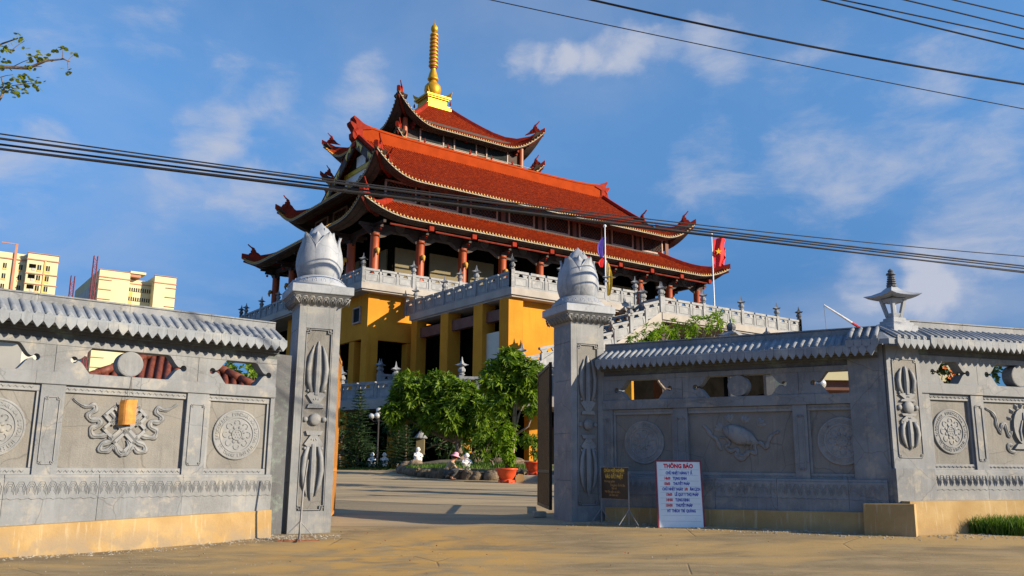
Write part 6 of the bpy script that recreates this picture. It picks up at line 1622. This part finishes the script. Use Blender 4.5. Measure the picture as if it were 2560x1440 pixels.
bx(T, 'wing', -8.2, 0, 0, 16, 0, zt, 'tower_cream'); bx(T, 'wing', -22, -8.2, 2.4, 16, 0, zt - .2, 'tower_cream')
bx(T, 'cornice', -8.4, .2, -.3, 0, zt - 2.0, zt - 1.7, 'tower_trim'); bx(T, 'parapet_cap', -8.4, .2, -.3, .6, zt - .01, zt + .15, 'tower_trim'); bx(T, 'cornice', -22, -8.3, 2.1, 2.4, zt - 2.2, zt - 1.9, 'tower_trim')
bx(T, 'downpipe', -3.7, -3.2, -.25, 0, 0, zt - 2, 'tower_ochre'); bx(T, 'downpipe', -11.6, -10.9, 1.9, 2.4, 0, zt + 2.6, 'tower_trim'); bx(T, 'roof_pipe', -15.2, -11, 2., 2.3, zt + 2.4, zt + 2.65, 'tower_trim')
for k in range(12):
    z = zt - 4.7 - 3.15 * k
    bx(T, 'floor_band', -8.45, .25, -.3, 0, z - 1.55, z - 1.3, 'tower_trim')
    for x in (-4.9, -2.6):
        f = bx(T, 'window', x - .5, x + .5, -.08, 0, z - .2, z + 1.35, 'glass_dark'); bx(T, 'mullion', x - .06, x + .06, -.14, -.08, z - .2, z + 1.35, 'tower_cream', f); bx(T, 'sill_panel', x - .6, x + .6, -.12, 0, z - .75, z - .25, 'tower_ochre', f)
    f = bx(T, 'balcony_opening', -7.6, -5.8, -.08, 0, z + .2, z + 1.4, 'painted_shade'); bx(T, 'balcony_shade', -6.8, -5.9, -.12, -.08, z - .5, z + .2, 'tower_grey', f)
    for x in (-13.6, -9.5):
        f = bx(T, 'window', x - .45, x + .45, 2.3, 2.4, z - .3, z + 1.2, 'glass_dark'); bx(T, 'mullion', x - .06, x + .06, 2.24, 2.3, z - .3, z + 1.2, 'tower_cream', f); bx(T, 'sill_panel', x - .55, x + .55, 2.26, 2.4, z - .8, z - .35, 'tower_ochre', f)
# hoist masts
for x, y, z, lb in ((-137.5, 276.3, 68.2, 'tall thin red lattice hoist mast beside the nearer apartment block'), (-144.3, 276.3, 61.4, 'shorter thin red lattice hoist mast left of the taller one')):
    T = thing('hoist_mast', lb, 'hoist mast', (x, y, 0), BA)
    for sx in (-.55, .55): 
        for sy in (-.55, .55): m = MB(); m.tube([(sx, sy, 0), (sx, sy, z)], .14, 4); m.build('chord', 'hoist_red', T)
    m = MB(); n = int(z / 1.5)
    for k in range(n):
        za = k * 1.5; s_ = .55 * (1 if k % 2 else -1)
        m.tube([(-s_, -.55, za), (s_, -.55, za + 1.5)], .09, 4); m.tube([(-.55, -s_, za), (-.55, s_, za + 1.5)], .09, 4); m.tube([(-.55, -.55, za), (.55, -.55, za)], .09, 4)
    m.build('lattice_bracing', 'hoist_red', T, kind='stuff')
# low pale building right behind the left wall's first opening
T = thing('outbuilding', 'pale plastered building behind the leftmost opening of the left wall', 'building', (-19., 31, .6), .1)
bx(T, 'wall', -7, 1.2, 0, 5, -.5, 5.2, 'tower_grey'); bx(T, 'roof_slab', -7.3, 1.5, -.3, 5.3, 5.2, 5.4, 'concrete_slab')
# cream-roofed annexe seen through the right wall's openings
T = thing('annexe', 'low annexe, its wall coloured black for shade, with a cream roof edge, behind the last opening of the shaded wall', 'building', (9.5, 31, .8), R(2))
bx(T, 'wall', .2, 8.5, 1.5, 6, -.5, 3.4, 'painted_shade'); bx(T, 'roof_slab', .4, 6.0, -2.2, 1.49, 3.52, 4.1, 'tower_cream'); bx(T, 'soffit_beam', .5, 5.9, -2.0, 1.4, 3.2, 3.51, 'brown_beam')
for x in (.6, 2.4, 4.2): bx(T, 'pillar', x, x + .4, -.6, -.2, -.5, 3.19, 'tower_ochre')

# ------------------------------------------------------------ grit, fallen leaves and pebbles along the walls and on the road
r_ = random.Random(77); V = []; F = []
def bit(x, y, r0, flat=.45):
    z = zg(y, x) + .002; o = len(V); a0 = r_.uniform(0, 6.28)
    for k in range(5): a = a0 + k * 1.2566; q = r0 * r_.uniform(.7, 1.2); V.append((x + q * math.cos(a), y + q * math.sin(a), z - .002))
    V.append((x + r_.uniform(-.2, .2) * r0, y, z + r0 * flat)); F.extend([(o + k, o + (k + 1) % 5, o + 5) for k in range(5)])
for (a, b_, n) in (((-8.8, 12.5), (-4.1, 16.6), 700), ((2.3, 18.6), (7.3, 15.7), 700), ((7.4, 15.7), (10.4, 16.6), 350), ((-4.8, 16.6), (-3.2, 16.8), 220), ((1.0, 18.7), (2.4, 18.7), 150)):
    dx, dy = b_[0] - a[0], b_[1] - a[1]; L = math.hypot(dx, dy)
    for _ in range(n):
        t = r_.random(); q = r_.random() ** 2.2 * .7 - .02; bit(a[0] + dx * t + dy / L * q, a[1] + dy * t - dx / L * q, r_.uniform(.006, .03) * (1 if r_.random() < .93 else 1.8))
for _ in range(900): bit(r_.uniform(-7, 9), r_.uniform(8, 19.5), r_.uniform(.005, .016))
m = MB(); m.add(V, F); o = m.build('grit', 'concrete_slab2', kind='stuff'); tag(o, 'scattered grit and small pebbles on the road and along the wall feet', 'grit')
V = []; F = []
for _ in range(70):
    x, y = r_.gauss(-.5, 3.2), r_.uniform(9, 18.5); rosette(V, F, Vector((x, y, zg(y, x) + .006)), Vector((0, 0, 1)), r_.uniform(.03, .06), .014, 1, r_, .05)
m = MB(); m.add(V, F); o = m.build('fallen_leaves', 'rust', kind='stuff'); tag(o, 'few dry fallen leaves lying on the dusty road', 'leaves')
